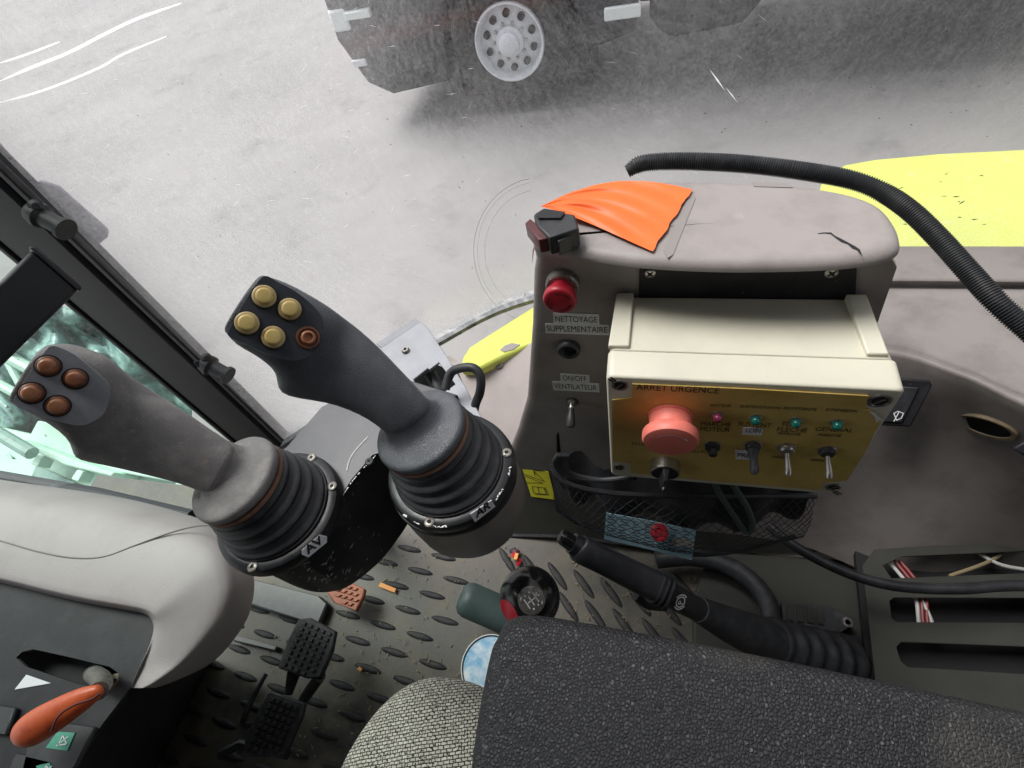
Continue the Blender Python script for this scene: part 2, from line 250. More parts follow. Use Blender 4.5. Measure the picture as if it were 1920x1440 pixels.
# ------------------------------------------------------------------ mesh builder
class MB:
    def __init__(s): s.v = []; s.f = []; s.mi = []; s.m = 0
    def add(s, vs, fs):
        o = len(s.v); s.v += [Vector(v) for v in vs]; s.f += [tuple(o+i for i in f) for f in fs]; s.mi += [s.m]*len(fs); return s
    def loft(s, rings, cap0=True, cap1=True, closed=True):
        nn = len(rings[0]); vs = [p for r in rings for p in r]; fs = []
        for i in range(len(rings)-1):
            for j in range(nn if closed else nn-1):
                k = (j+1) % nn; fs.append((i*nn+j, i*nn+k, (i+1)*nn+k, (i+1)*nn+j))
        if cap0: fs.append(tuple(range(nn))[::-1])
        if cap1: fs.append(tuple((len(rings)-1)*nn+j for j in range(nn)))
        return s.add(vs, fs)
    def prism(s, pts, vec, holes=()):
        """flat outline (with holes) extruded by vec"""
        vec = Vector(vec); loops = [list(map(Vector, pts))]+[list(map(Vector, h)) for h in holes]
        flat = [p for l in loops for p in l]; nn = len(flat)
        tris = tessellate_polygon(loops); vs = flat+[p+vec for p in flat]; fs = []
        if holes or True:
            for a, b, c in tris: fs.append((a, b, c)); fs.append((a+nn, c+nn, b+nn))
        o = 0
        for l in loops:
            for j in range(len(l)):
                k = (j+1) % len(l); fs.append((o+j, o+k, o+k+nn, o+j+nn))
            o += len(l)
        return s.add(vs, fs)
    def lathe(s, o, ax, prof, seg=32, refx=None):
        o = Vector(o); ax = Vector(ax).normalized(); u = ax.orthogonal().normalized() if refx is None else Vector(refx); v = ax.cross(u)
        rings = [[o+ax*h+(u*math.cos(2*math.pi*j/seg)+v*math.sin(2*math.pi*j/seg))*max(r, 1e-5) for j in range(seg)] for r, h in prof]
        return s.loft(rings)
    def tube(s, pts, rad, seg=12, caps=True):
        pts = [Vector(p) for p in pts]; rings = []; up = None
        for i, p in enumerate(pts):
            d = (pts[min(i+1, len(pts)-1)]-pts[max(i-1, 0)]).normalized()
            if up is None: up = d.orthogonal().normalized()
            up = (up-up.dot(d)*d).normalized(); sd_ = d.cross(up)
            r = rad[i] if isinstance(rad, (list, tuple)) else rad
            rings.append([p+(up*math.cos(2*math.pi*j/seg)+sd_*math.sin(2*math.pi*j/seg))*r for j in range(seg)])
        return s.loft(rings, caps, caps)
    def box(s, c, a, b, d):
        c = Vector(c); vs = [c+a*i+b*j+d*k for i in (-1, 1) for j in (-1, 1) for k in (-1, 1)]
        return s.add(vs, [(0, 1, 3, 2), (4, 6, 7, 5), (0, 4, 5, 1), (2, 3, 7, 6), (0, 2, 6, 4), (1, 5, 7, 3)])
    def build(s, name, m, parent=None, smooth=35, bevel=0.0, sub=0, seg=2):
        me = bpy.data.meshes.new(name); o0 = parent_loc(parent)
        me.from_pydata([p-o0 for p in s.v], [], s.f)
        for k in (m if isinstance(m, (list, tuple)) else [m]): me.materials.append(MT[k])
        for p, mi in zip(me.polygons, s.mi): p.material_index = mi
        bm = bmesh.new(); bm.from_mesh(me); bmesh.ops.recalc_face_normals(bm, faces=bm.faces); bm.to_mesh(me); bm.free()
        me.shade_smooth()
        if smooth < 180 and not sub: me.set_sharp_from_angle(angle=math.radians(smooth))
        o = bpy.data.objects.new(name, me); COL.objects.link(o)
        if parent: o.parent = parent
        if bevel:
            b = o.modifiers.new('bevel', 'BEVEL'); b.width = bevel; b.segments = seg; b.limit_method = 'ANGLE'; b.angle_limit = math.radians(40)
            me.shade_smooth(); b.harden_normals = False
            me.set_sharp_from_angle(angle=math.radians(80))
        if sub:
            b = o.modifiers.new('sub', 'SUBSURF'); b.levels = sub; b.render_levels = sub
        return o
def parent_loc(p):
    v = Vector((0, 0, 0))
    while p: v = v+p.location; p = p.parent
    return v
def smooth_pts(pts, n=8, closed=False):
    P = [Vector(p) for p in pts]; N = len(P); out = []
    for i in range(N if closed else N-1):
        g = (lambda k: P[k % N]) if closed else (lambda k: P[min(max(k, 0), N-1)])
        a, b, c, d = g(i-1), g(i), g(i+1), g(i+2)
        for k in range(n):
            t = k/n; out.append(.5*((2*b)+(c-a)*t+(2*a-5*b+4*c-d)*t*t+(3*b-a-3*c+d)*t**3))
    if not closed: out.append(P[-1])
    return out
def sm2(P): return [(v.x, v.y) for v in smooth_pts([Vector((x, y, 0)) for x, y in P], 4, True)]
def tag(o, label=None, cat=None, group=None, kind=None):
    if label: o['label'] = label
    if cat: o['category'] = cat
    if group: o['group'] = group
    if kind: o['kind'] = kind
    return o
def thing(name, label, cat, loc=(0, 0, 0), group=None):
    o = bpy.data.objects.new(name, None); o.empty_display_size = .02; COL.objects.link(o); o.location = loc
    return tag(o, label, cat, group)
def slab(name, m, pix, pl, th, parent=None, holes=(), bevel=0.0, off=0.0, down=True, smooth=35):
    """outline given by sight lines onto a plane; thickness goes behind (down) or in front"""
    pts = [pl.hit(*p, off) for p in pix]; hs_ = [[pl.hit(*p, off) for p in h] for h in holes]
    mb = MB().prism(pts, pl.n*(-th if down else th), hs_); return mb.build(name, m, parent, smooth, bevel)
def text(name, s, p0, p1, pl, hpx=None, m='ink', parent=None, off=.0006, bold=0.0, shear=0):
    cu = bpy.data.curves.new(name, 'FONT'); cu.body = s; cu.size = 1; cu.offset = bold; cu.shear = shear
    to = bpy.data.objects.new(name, cu); COL.objects.link(to)
    dg = bpy.context.evaluated_depsgraph_get(); dg.update(); me = bpy.data.meshes.new_from_object(to.evaluated_get(dg))
    bpy.data.objects.remove(to); xs = [v.co.x for v in me.vertices]; ys = [v.co.y for v in me.vertices]
    a, b = pl.hit(*p0, off), pl.hit(*p1, off); u = (b-a).normalized(); v = pl.n.cross(u)
    sx = (b-a).length/(max(xs)-min(xs)); sy = sx
    if hpx:
        dx, dy = p1[0]-p0[0], p1[1]-p0[1]; l = math.hypot(dx, dy); q = pl.hit(p0[0]+dy/l*hpx, p0[1]-dx/l*hpx, off); sy = abs((q-a).dot(v))/.72
    o0 = parent_loc(parent)
    for vt in me.vertices: vt.co = a+u*(vt.co.x-min(xs))*sx+v*(vt.co.y-0.0)*sy-o0
    me.materials.clear(); me.materials.append(MT[m]); o = bpy.data.objects.new(name, me); COL.objects.link(o); o.parent = parent; return o
def strokes(name, m, lines, pl, wpx, parent, off=.0006):
    """painted marks: each line a thin flat ribbon on the plane"""
    mb = MB()
    for ln in lines:
        P = [pl.hit(*p, off) for p in ln]
        wd = wpx*(P[0]-C0).length/1100
        for a, b in zip(P, P[1:]):
            d = (b-a).normalized(); q = pl.n.cross(d)*wd*.5; e = d*wd*.25
            mb.add([a-e-q, b+e-q, b+e+q, a-e+q], [(0, 1, 2, 3)])
    return mb.build(name, m, parent)
def pillow(outline, z_top, z_bot, r, crown=.0, n=6):
    """closed plan outline -> solid with rounded top edge"""
    P = [Vector((p.x, p.y, 0)) for p in outline]; N = len(P)
    ar = sum(P[i].x*P[(i+1) % N].y-P[(i+1) % N].x*P[i].y for i in range(N)); sg = 1 if ar > 0 else -1
    nr = []
    for i in range(N):
        d = (P[(i+4) % N]-P[i-4]).normalized(); nr.append(Vector((-d.y, d.x, 0))*sg)
    c = sum(P, Vector())/N; rings = [[p+Vector((0, 0, z_bot)) for p in P]]
    for k in range(n+1):
        a = math.pi/2*k/n; rings.append([p+q*r*(1-math.cos(a))+Vector((0, 0, z_top-r+r*math.sin(a))) for p, q in zip(P, nr)])
    base = rings[-1]
    if crown <= 0: return rings
    for s in (.9, .7, .45, .2, .05):
        rings.append([c.lerp(Vector((p.x, p.y, 0)), s)+Vector((0, 0, z_top+crown*(1-s*s))) for p in base])
    return rings
def hexring(c, ax, r, seg=6):
    return MB().lathe(c, ax, [(r, 0), (r, .002)], seg)
def screw_at(pos, ax, r, parent, name='screw', cross=False, m='screw', h=.0015):
    mb = MB().lathe(pos, ax, [(r, 0), (r, h*.6), (r*.8, h), (r*.4, h), (r*.35, h*.2), (.0001, h*.2)], 20)
    o = mb.build(name, m, parent, 50)
    ax = Vector(ax).normalized(); u = ax.orthogonal().normalized(); v = ax.cross(u)
    mb = MB()
    if cross:
        mb.box(Vector(pos)+ax*h, u*r*.7, v*r*.14, ax*.0002); mb.box(Vector(pos)+ax*(h+.0001), u*r*.14, v*r*.7, ax*.0002)
    else: mb.lathe(Vector(pos)+ax*h*.2, ax, [(r*.34, 0), (r*.34, h*.4)], 6)
    mb.build('socket', 'hole', o); return o
# ================================================================== SETTING
def ground():
    mb = MB().add([(-300, -300, -1.2), (300, -300, -1.2), (300, 300, -1.2), (-300, 300, -1.2)], [(0, 1, 2, 3)])
    tag(mb.build('ground', 'conc'), kind='structure')
ground()
GZ = -1.2
# cab floor with raised lozenges moulded into it
def cab_floor():
    mb = MB(); mb.box((-.3, -.35, -.02), Vector((1.15, 0, 0)), Vector((0, .74, 0)), Vector((0, 0, .02)))
    mb.m = 1
    a = PZ(833, 1045, 0)-PZ(767, 1029, 0); b = PZ(788, 1071, 0)-PZ(767, 1029, 0); o = PZ(767, 1029, 0)
    u = a.normalized(); v = Vector((-u.y, u.x, 0))
    def loz(c, u, v, L, W):
        rr = []
        for s, h in ((1.0, .0), (.92, .002), (.7, .0038), (.3, .0045)):
            rr.append([c+u*math.cos(t)*L*(s if s > .5 else .6)+v*(abs(math.sin(t))**1.0*(1 if math.sin(t) > 0 else -1))*W*s+Vector((0, 0, h)) for t in [2*math.pi*k/16 for k in range(16)]])
        mb.loft(rr, False, True)
    lim = PZ(880, 1100, 0)
    for i in range(-16, 14):
        for j in range(-10, 22):
            c = o+a*i*.98+b*j*1.0-a*(0.0)
            if -1.4 < c.x < -.36+(.35-c.y)*.15 and -1.0 < c.y < .34: loz(c, u, v, .030, .0065)
    # second zone, lozenges turned, towards the lever
    a2 = PZ(1095, 1085, 0)-PZ(1045, 1070, 0); o2 = PZ(1045, 1080, 0); u2 = (PZ(1062, 1102, 0)-PZ(1032, 1058, 0)).normalized(); v2 = Vector((-u2.y, u2.x, 0)); b2 = PZ(1090, 1145, 0)-o2
    for i in range(-3, 7):
        for j in range(-2, 5):
            c = o2+a2*i*.98+b2*j+(a2*.5 if j % 2 else a2*0)
            if -.27 < c.x < .2 and c.y < .33 and c.y > -.2: loz(c, u2, v2, .034, .0075)
    o = mb.build('floor', ['floor', 'lozenge'], smooth=60); tag(o, kind='structure')
cab_floor()
# front glass: plan curve of the sill
SILL = smooth_pts([PZ(533, 826, .45), PZ(690, 722, .45), PZ(820, 638, .45), PZ(995, 556, .45), Vector((.1, .70, .45)), Vector((.38, .727, .45)), Vector((.75, .72, .45)), Vector((1.15, .60, .45))], 8)
def windscreen():
    t = thing('windscreen', 'large curved windscreen with dusty scratched glass in front of the dark truck', 'windscreen', (-.1, .65, .45))
    mb = MB(); c = Vector((.1, -.5, 0)); rings = []
    for k in range(13):
        z = .44+k*.1
        rings.append([p+(p-c).normalized().xyz*.0+Vector((p.x*.0, .02*(z-.44), z-.45)) for p in SILL])
    mb.loft(rings, False, False, closed=False); mb.build('glass', 'wglass', t, 180)
    # bottom gasket strip with dust smear
    mb = MB(); 
    seg = [p for p in SILL if p.x < .2]
    mb.loft([[p+Vector((0, -.012, -.006)) for p in seg], [p+Vector((0, -.012, .002)) for p in seg], [p+Vector((0, .012, .002)) for p in seg], [p+Vector((0, .012, -.006)) for p in seg]], False, False, False)
    mb.build('gasket', 'gasket', t)
    # smeared dust band above the gasket on the glass
    # glare streaks drawn as white ribbons near the left top of the glass
    def onglass(px, py):
        r = ray(px, py); best = None
        for a, b in zip(SILL, SILL[1:]):
            d = b-a; den = r.x*d.y-r.y*d.x
            if abs(den) < 1e-9: continue
            tt = (a.x*d.y-a.y*d.x)/den; s = (a.x*r.y-a.y*r.x)/den
            if tt > 0 and -.001 <= s <= 1.001: best = C0+r*tt*1.004
        return best
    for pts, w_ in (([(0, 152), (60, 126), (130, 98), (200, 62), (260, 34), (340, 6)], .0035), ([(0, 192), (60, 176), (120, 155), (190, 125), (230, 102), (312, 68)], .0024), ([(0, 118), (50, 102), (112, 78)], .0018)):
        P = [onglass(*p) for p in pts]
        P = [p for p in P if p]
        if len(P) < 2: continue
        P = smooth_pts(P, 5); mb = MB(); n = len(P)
        hw = [w_*.22*min(1, 3*(1-abs(2*i/(n-1)-1)))+.0003 for i in range(n)]; mb.loft([[p+Vector((0, 0, q)) for p, q in zip(P, hw)], [p-Vector((0, 0, q)) for p, q in zip(P, hw)]], False, False, False); mb.build('glare_streak', 'glare', t)
    random.seed(21); mb = MB()
    def mark(p, a, L_, w_):
        q = [(p[0]-math.cos(a)*L_, p[1]-math.sin(a)*L_), (p[0]-math.sin(a)*w_, p[1]+math.cos(a)*w_), (p[0]+math.cos(a)*L_, p[1]+math.sin(a)*L_), (p[0]+math.sin(a)*w_, p[1]-math.cos(a)*w_)]
        q = [onglass(*k) for k in q]
        if all(q): mb.add([C0+(k-C0)*.992 for k in q], [(0, 1, 2, 3)])
    for k in range(34): mark((random.uniform(1280, 1915), random.uniform(5, 260)), random.uniform(-.9, .2), random.uniform(1.5, 4.5), random.uniform(.4, 1.2))
    for k in range(14): mark((random.uniform(1680, 1915), random.uniform(290, 450)), random.uniform(-.6, .2), random.uniform(3, 9), random.uniform(.5, 1.3))
    for k in range(60): mark((random.uniform(250, 1000), random.uniform(30, 560)), random.uniform(.2, 1.2), random.uniform(1, 3), random.uniform(.3, .8))
    o = mb.build('dirt_specks', 'dirt', t); o['kind'] = 'stuff'
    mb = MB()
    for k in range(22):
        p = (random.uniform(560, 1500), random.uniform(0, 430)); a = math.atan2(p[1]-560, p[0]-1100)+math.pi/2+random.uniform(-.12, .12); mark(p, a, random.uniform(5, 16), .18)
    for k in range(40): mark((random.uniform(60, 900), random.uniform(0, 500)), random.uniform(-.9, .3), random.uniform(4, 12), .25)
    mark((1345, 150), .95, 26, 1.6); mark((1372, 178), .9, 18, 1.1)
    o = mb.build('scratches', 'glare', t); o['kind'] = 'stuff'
    mb = MB()
    for rad, w_ in ((126, .0006), (119, .0003), (105, .0004)):
        P = [onglass(1012+rad*math.cos(math.radians(a))*.98, 470+rad*1.08*math.sin(math.radians(a))) for a in range(105, 262, 6)]
        P = [C0+(p-C0)*.993 for p in P if p]
        mb.loft([[p+(p-Vector((-.16, .62, .62))).normalized()*w_ for p in P], P], False, False, False)
    mb.build('wiper_arc', 'dirt2', t, 180)
    return t, onglass
wsc, onglass = windscreen()
# ------------------------------------------------------------------ cab shell (roof and rear, seen only as shade)
def shell():
    mb = MB(); mb.box((-.1, -.56, 1.60), Vector((1.5, 0, 0)), Vector((0, .74, 0)), Vector((0, 0, .04)))
    tag(mb.build('roof', 'liner'), kind='structure')
    mb = MB(); mb.box((-.1, -1.25, .75), Vector((1.5, 0, 0)), Vector((0, .03, 0)), Vector((0, 0, .95)))
    tag(mb.build('rear_wall', 'liner'), kind='structure')
    mb = MB(); mb.box((1.3, -.3, .4), Vector((.03, 0, 0)), Vector((0, .9, 0)), Vector((0, 0, .55)))
    tag(mb.build('side_wall', 'liner'), kind='structure')
shell()
# ------------------------------------------------------------------ toe board + side trim under the sill
TB = Pl((0, .366, 0), (0, -1, .52))
def toeboard():
    t = thing('toe_board', 'mauve grey plastic trim wall sloping down from the yellow sill to the cab floor', 'trim panel', (-.2, .37, 0))
    pix = [(832, 672), (862, 690), (893, 690), (992, 642), (1080, 600), (1400, 560), (1760, 700), (1800, 1090), (1560, 1050), (1300, 1038), (1062, 1004), (962, 1004), (880, 1000), (800, 975), (790, 860)]
    pts = [TB.hit(*p) for p in pix]; MB().prism(pts, TB.n*-.02).build('panel', 'trim', t, bevel=.003)
    up = Pl(PZ(945, 668, .438), (0, -.42, .9))
    MB().prism([up.hit(*p) for p in [(850, 704), (862, 690), (893, 691), (992, 644), (1060, 622), (1060, 866), (990, 868), (915, 873), (850, 830)]], up.n*-.006).build('upper_trim', 'trim', t, bevel=.002)
    screw_at(up.hit(935, 684, .0003), up.n, .0075, t, h=.004)
    # dark lower skirt of the board
    pix = [(915, 872), (990, 868), (1060, 866), (1300, 880), (1560, 900), (1560, 1034), (1300, 1040), (1062, 1006), (930, 1004), (880, 985)]
    MB().prism([TB.hit(*p, .004) for p in pix], TB.n*-.003).build('skirt', 'olive', t)
    sk = [TB.hit(*p, .006) for p in [(930, 1003), (962, 1004), (1062, 1006), (1200, 1024), (1300, 1040)]]
    MB().tube(sk, .004, 8).build('bead', 'black', t)
    return t
toeboard()
def sill_panel():
    t = thing('yellow_sill', 'bright yellow painted window sill between the glass and the grey trim', 'window sill', PZ(940, 640, .44))
    p = plz(.447)
    slab('painted_edge', 'yellow', [(862, 690), (868, 668), (880, 650), (940, 612), (1000, 574), (1060, 560), (1070, 620), (995, 646), (945, 668), (897, 692)], p, .02, t, bevel=.004)
    slab('scuff', 'dust', [(938, 656), (946, 648), (960, 643), (975, 646), (962, 655), (945, 660)], p, .0008, t, off=.0012)
sill_panel()
def yellow_hood():
    t = thing('engine_hood', 'bright yellow body panel outside the windscreen, at the right', 'bodywork', PZ(1800, 400, .42))
    pix = [(1500, 480), (1545, 330), (1585, 308), (1640, 298), (1760, 287), (1920, 279), (2200, 270), (2700, 275), (2700, 520), (1480, 500)]
    mb = MB().prism([PZ(*p, .40) for p in pix], Vector((0, 0, -.35))); mb.build('panel', 'yellow', t, bevel=.02, seg=4)
yellow_hood()
# ------------------------------------------------------------------ truck
def truck():
    Y = 4.75
    t = thing('truck', 'dark truck with grey wheel parked outside on the asphalt', 'truck', (0, Y, GZ))
    def prof(pts, y0, y1, nm, m, bv=.03):
        MB().prism([Vector((x, y0, z)) for x, z in pts], Vector((0, y1-y0, 0))).build(nm, m, t, bevel=bv)
    # cab side with wheel arch
    cxw, czw, R = -1.24, -.62, .52
    arch = [(cxw+.60*math.cos(a), czw+.60*math.sin(a)) for a in [math.pi*(1-k/14) for k in range(15)]]
    arch = [(cxw-.60, -.86)]+arch+[(cxw+.60, -.72)]
    prof([(-2.72, .9), (-2.76, .1), (-2.80, -.42), (-2.66, -.80), (-2.45, -.92)]+arch+[(-.2, -.66), (-.2, 1.6), (-2.5, 1.6)], Y+.02, Y+2.4, 'cab', 'truck')
    MB().box((-1.24, Y+.7, -.55), Vector((.64, 0, 0)), Vector((0, .3, 0)), Vector((0, 0, .62))).build('wheel_housing', 'hole', t)
    MB().box((-2.70, Y+.35, -.28), Vector((.09, 0, 0)), Vector((0, .34, 0)), Vector((0, 0, .09))).build('headlight', 'lamp', t, bevel=.03)
    MB().box((-2.66, Y+.3, -.62), Vector((.07, 0, 0)), Vector((0, .3, 0)), Vector((0, 0, .03))).build('bumper_trim', 'rim', t, bevel=.01)
    MB().box((-2.5, Y+.0, -.25), Vector((.12, 0, 0)), Vector((0, .03, 0)), Vector((0, 0, .03))).build('side_lamp', 'lamp', t, bevel=.01)
    # wheels
    def wheel(x):
        o = Vector((x, Y+.02, czw)); ax = Vector((0, -1, 0))
        ty = MB().lathe(o+Vector((0, .32, 0)), ax, [(.29, 0), (.44, -.0), (.505, .03), (.52, .08), (.52, .26), (.505, .31), (.44, .345), (.33, .34), (.29, .30), (.285, .16), (.0001, .16)], 64).build('wheel', 'tyre', t)
        MB().lathe(o+Vector((0, .1, 0)), ax, [(.30, -.1), (.302, .1), (.295, .125), (.285, .125), (.272, .10), (.262, .04), (.25, .02), (.15, .055), (.125, .06), (.115, .09), (.10, .10), (.0, .10)], 64).build('rim', 'rim', ty)
        for k in range(10):
            a = 2*math.pi*(k+.5)/10; c = o+Vector((math.cos(a)*.205, .035, math.sin(a)*.205))
            MB().lathe(c+Vector((0, .0, 0)), ax, [(.029, -.03), (.029, -.002+.008), (.0001, .006)], 20).build('vent_hole', 'hole', ty)
        for k in range(10):
            a = 2*math.pi*k/10; c = o+Vector((math.cos(a)*.14, .04, math.sin(a)*.14))
            MB().lathe(c, ax, [(.014, 0), (.014, .03), (.0001, .03)], 8).build('nut', 'steel', ty)
        MB().lathe(o+Vector((0, .1, 0)), ax, [(.085, .095), (.085, .135), (.06, .15), (.0001, .15)], 32).build('hub_cap', 'rim', ty)
    wheel(cxw); wheel(4.4)
    # chassis, tank, skirt, load body
    prof([(-.2, -.25), (6, -.25), (6, -.62), (-.2, -.62)], Y+.5, Y+1.7, 'chassis', 'tyre')
    prof([(-.1, -.3), (.75, -.3), (.75, -.55), (.62, -.72), (.05, -.76), (-.1, -.62)], Y+.08, Y+.7, 'fuel_tank', 'truck', .05)
    prof([(-.1, .0), (6.4, .0), (6.4, 2.2), (-.1, 2.2)], Y+.02, Y+2.4, 'load_body', 'truck')
    MB().box((-.30, Y-.01, -.50), Vector((.14, 0, 0)), Vector((0, .02, 0)), Vector((0, 0, .045))).build('step_plate', 'lamp', t, bevel=.01)
truck()
# ------------------------------------------------------------------ mower machinery outside the door glass
def mower():
    t = thing('mower_deck', 'pale aqua painted mower machinery outside the door glass, rails and tabs', 'mower deck', PD(150, 880, 1.9))
    b = PD(180, 900, 1.7); P1 = Pl(b, (0, -.35, 1))
    slab('deck', 'aqua', [(-300, 780), (0, 800), (213, 850), (420, 900), (470, 1010), (200, 1020), (-300, 950)], P1, .06, t, bevel=.01)
    P2 = Pl(P1.p+Vector((0, 0, .10)), P1.n)
    slab('angle_rail', 'aqua', [(24, 829), (30, 822), (140, 862), (215, 886), (208, 894), (120, 872)], P2, .09, t, bevel=.005)
    slab('side_panel', 'aqua', [(70, 788), (135, 800), (215, 828), (330, 860), (330, 905), (213, 884), (50, 826)], Pl(P1.p+Vector((0, 0, .06)), P1.n), .03, t, bevel=.005)
    slab('gauge_plate', 'aquad', [(68, 872), (140, 905), (130, 928), (56, 900)], P1, .01, t, off=.02)
    for (x, y) in ((66, 862), (142, 890), (332, 908)):
        slab('tab', 'aqua', [(x-10, y+8), (x+2, y-10), (x+14, y-6), (x+4, y+14)], P2, .04, t, bevel=.004)
    for (a, b_, w_, m) in (((-40, 640), (110, 720), .02, 'aqua'), ((-40, 700), (90, 770), .015, 'aqua'), ((-60, 690), (60, 640), .012, 'aquad'), ((-40, 790), (60, 850), .02, 'aquad'), ((0, 650), (60, 760), .012, 'aqua')):
        MB().tube([PD(*a, 1.65), PD(*b_, 1.6)], w_, 10).build('rail', m, t)
    c = thing('crumpled_sheet', 'crumpled teal plastic sheet above the aqua mower deck outside', 'plastic sheet', PD(240, 700, 1.8))
    mb = MB(); N = 40; rows = []
    for i in range(N+1):
        u = i/N; r = []
        for j in range(N+1):
            v = j/N; px = -120+u*480; py = 540+v*320+u*150-40
            d = 1.95+.10*math.sin(u*17+v*9)*math.sin(v*13-u*5)+.05*math.sin(u*41+math.sin(v*23)*2)+random.uniform(-.018, .018)
            r.append(PD(px, py, d))
        rows.append(r)
    mb.loft(rows, False, False, False); mb.build('film', 'cloth', c, 180)
    # dark body block behind
    mb = MB(); mb.box((-3.6, .55, -.85), Vector((1.2, .1, 0)), Vector((-.1, .5, 0)), Vector((0, 0, .3)))
    mb.build('machine_body', 'aquad', t, bevel=.03)
mower()
# ------------------------------------------------------------------ pillar, arm, clips, door glass
def pillar():
    A, B = PZ(533, 828, .45), PZ(428, 822, .45)
    t = thing('cab_pillar', 'black painted upright window pillar between windscreen and green door glass', 'pillar', Vector((A.x, A.y, .2)))
    out = Vector((-.5, .85, 0)).normalized()
    def up(pts, nm, m, bv=.003):
        MB().prism([Vector((p.x, p.y, 0.0)) for p in pts], Vector((0, 0, 1.7))).build(nm, m, t, bevel=bv)
    u = (B-A); L = u.length; u = u/L
    up([A+u*.014, B-u*.006, B+out*.05-u*.006, A+u*.014+out*.05], 'post', 'pillar', .008)
    up([A-u*.0, A+u*.010, A+u*.010+out*.012, A+out*.012], 'outer_seal', 'rubber')
    up([B-u*.004, B+u*.006, B+u*.006+out*.02, B-u*.004+out*.02], 'inner_seal', 'rubber')
    g = thing('door_glass', 'green tinted side door glass left of the black pillar', 'glass', (B.x, B.y, 0))
    D1 = B+Vector((-.93, -.42, 0)); 
    MB().loft([[Vector((p.x, p.y, z)) for p in (B, D1)] for z in (.05, 1.65)], False, False, False).build('pane', 'dglass', g)
    # door frame bar low
    w1 = PZ(-150, 868, .45); w0 = PZ(360, 968, .45)
    MB().tube([w1, PZ(0, 893, .45), PZ(180, 925, .45), w0], .009, 10).build('bottom_bar', 'pillar', g)
    # horizontal arm
    h = thing('steel_bracket', 'square black steel arm crossing the pillar at the left edge', 'bracket', PD(60, 580, .6))
    p = Pl(PD(60, 560, .425), -ray(60, 560))
    slab('bar', 'pillar', [(60, 468), (148, 543), (0, 690), (-150, 830), (-280, 740), (0, 527)], p, .045, h, bevel=.003)
    slab('end_cap', 'black', [(52, 462), (66, 460), (156, 538), (150, 548)], p, .05, h, bevel=.002, off=.002)
    # clips
    for k, (bx, by, s, lb) in enumerate(((72, 402, .9, 'larger black rubber window clip at the upper left end of the pillar'), (391, 684, 1.0, 'small black window clip halfway along the pillar edge'))):
        c0 = PD(bx, by, .61 if k else .445)
        c = thing('window_clip', lb, 'clip', c0, 'rubber clips on the pillar')
        ax = (x_of(1, -.55)).normalized()
        MB().lathe(c0, ax, [(.010*s, -.006), (.012*s, 0), (.012*s, .004), (.0085*s, .006), (.0085*s, .022), (.011*s, .024), (.011*s, .028), (.0001, .028)], 24).build('knob', 'rubber', c)
        q = Pl(c0, -ray(bx, by))
        slab('tab', 'pillar', [(bx-30*s, by-6*s), (bx-8*s, by-10*s), (bx+12*s, by+4*s), (bx+8*s, by+14*s), (bx-14*s, by+10*s)], q, .004, c, bevel=.001, off=.006)
        MB().lathe(c0+q.n*.003+(-x_of(.3, -1))*.008*s, q.n, [(.006*s, 0), (.006*s, .008), (.003*s, .011), (.0001, .011)], 16).build('nut', 'rubber', c)
    hp = thing('hinge_plate', 'pale lilac grey hinge plate outside the glass beside the upper window clip', 'hinge plate', PD(140, 400, .8))
    q = Pl(PD(140, 400, .56), -ray(140, 400))
    slab('plate', 'lilac', [(58, 344), (75, 335), (112, 348), (205, 430), (203, 444), (160, 478), (90, 430)], q, .008, hp, bevel=.003)
    slab('arm', 'lilac', [(-60, 210), (0, 268), (62, 336), (36, 376), (-60, 300)], q, .008, hp, off=-.02, bevel=.002)
def x_of(a, b):  # camera-facing right / up directions, used only for knob axes
    return cx*a+cy*(-b)*-1
pillar()
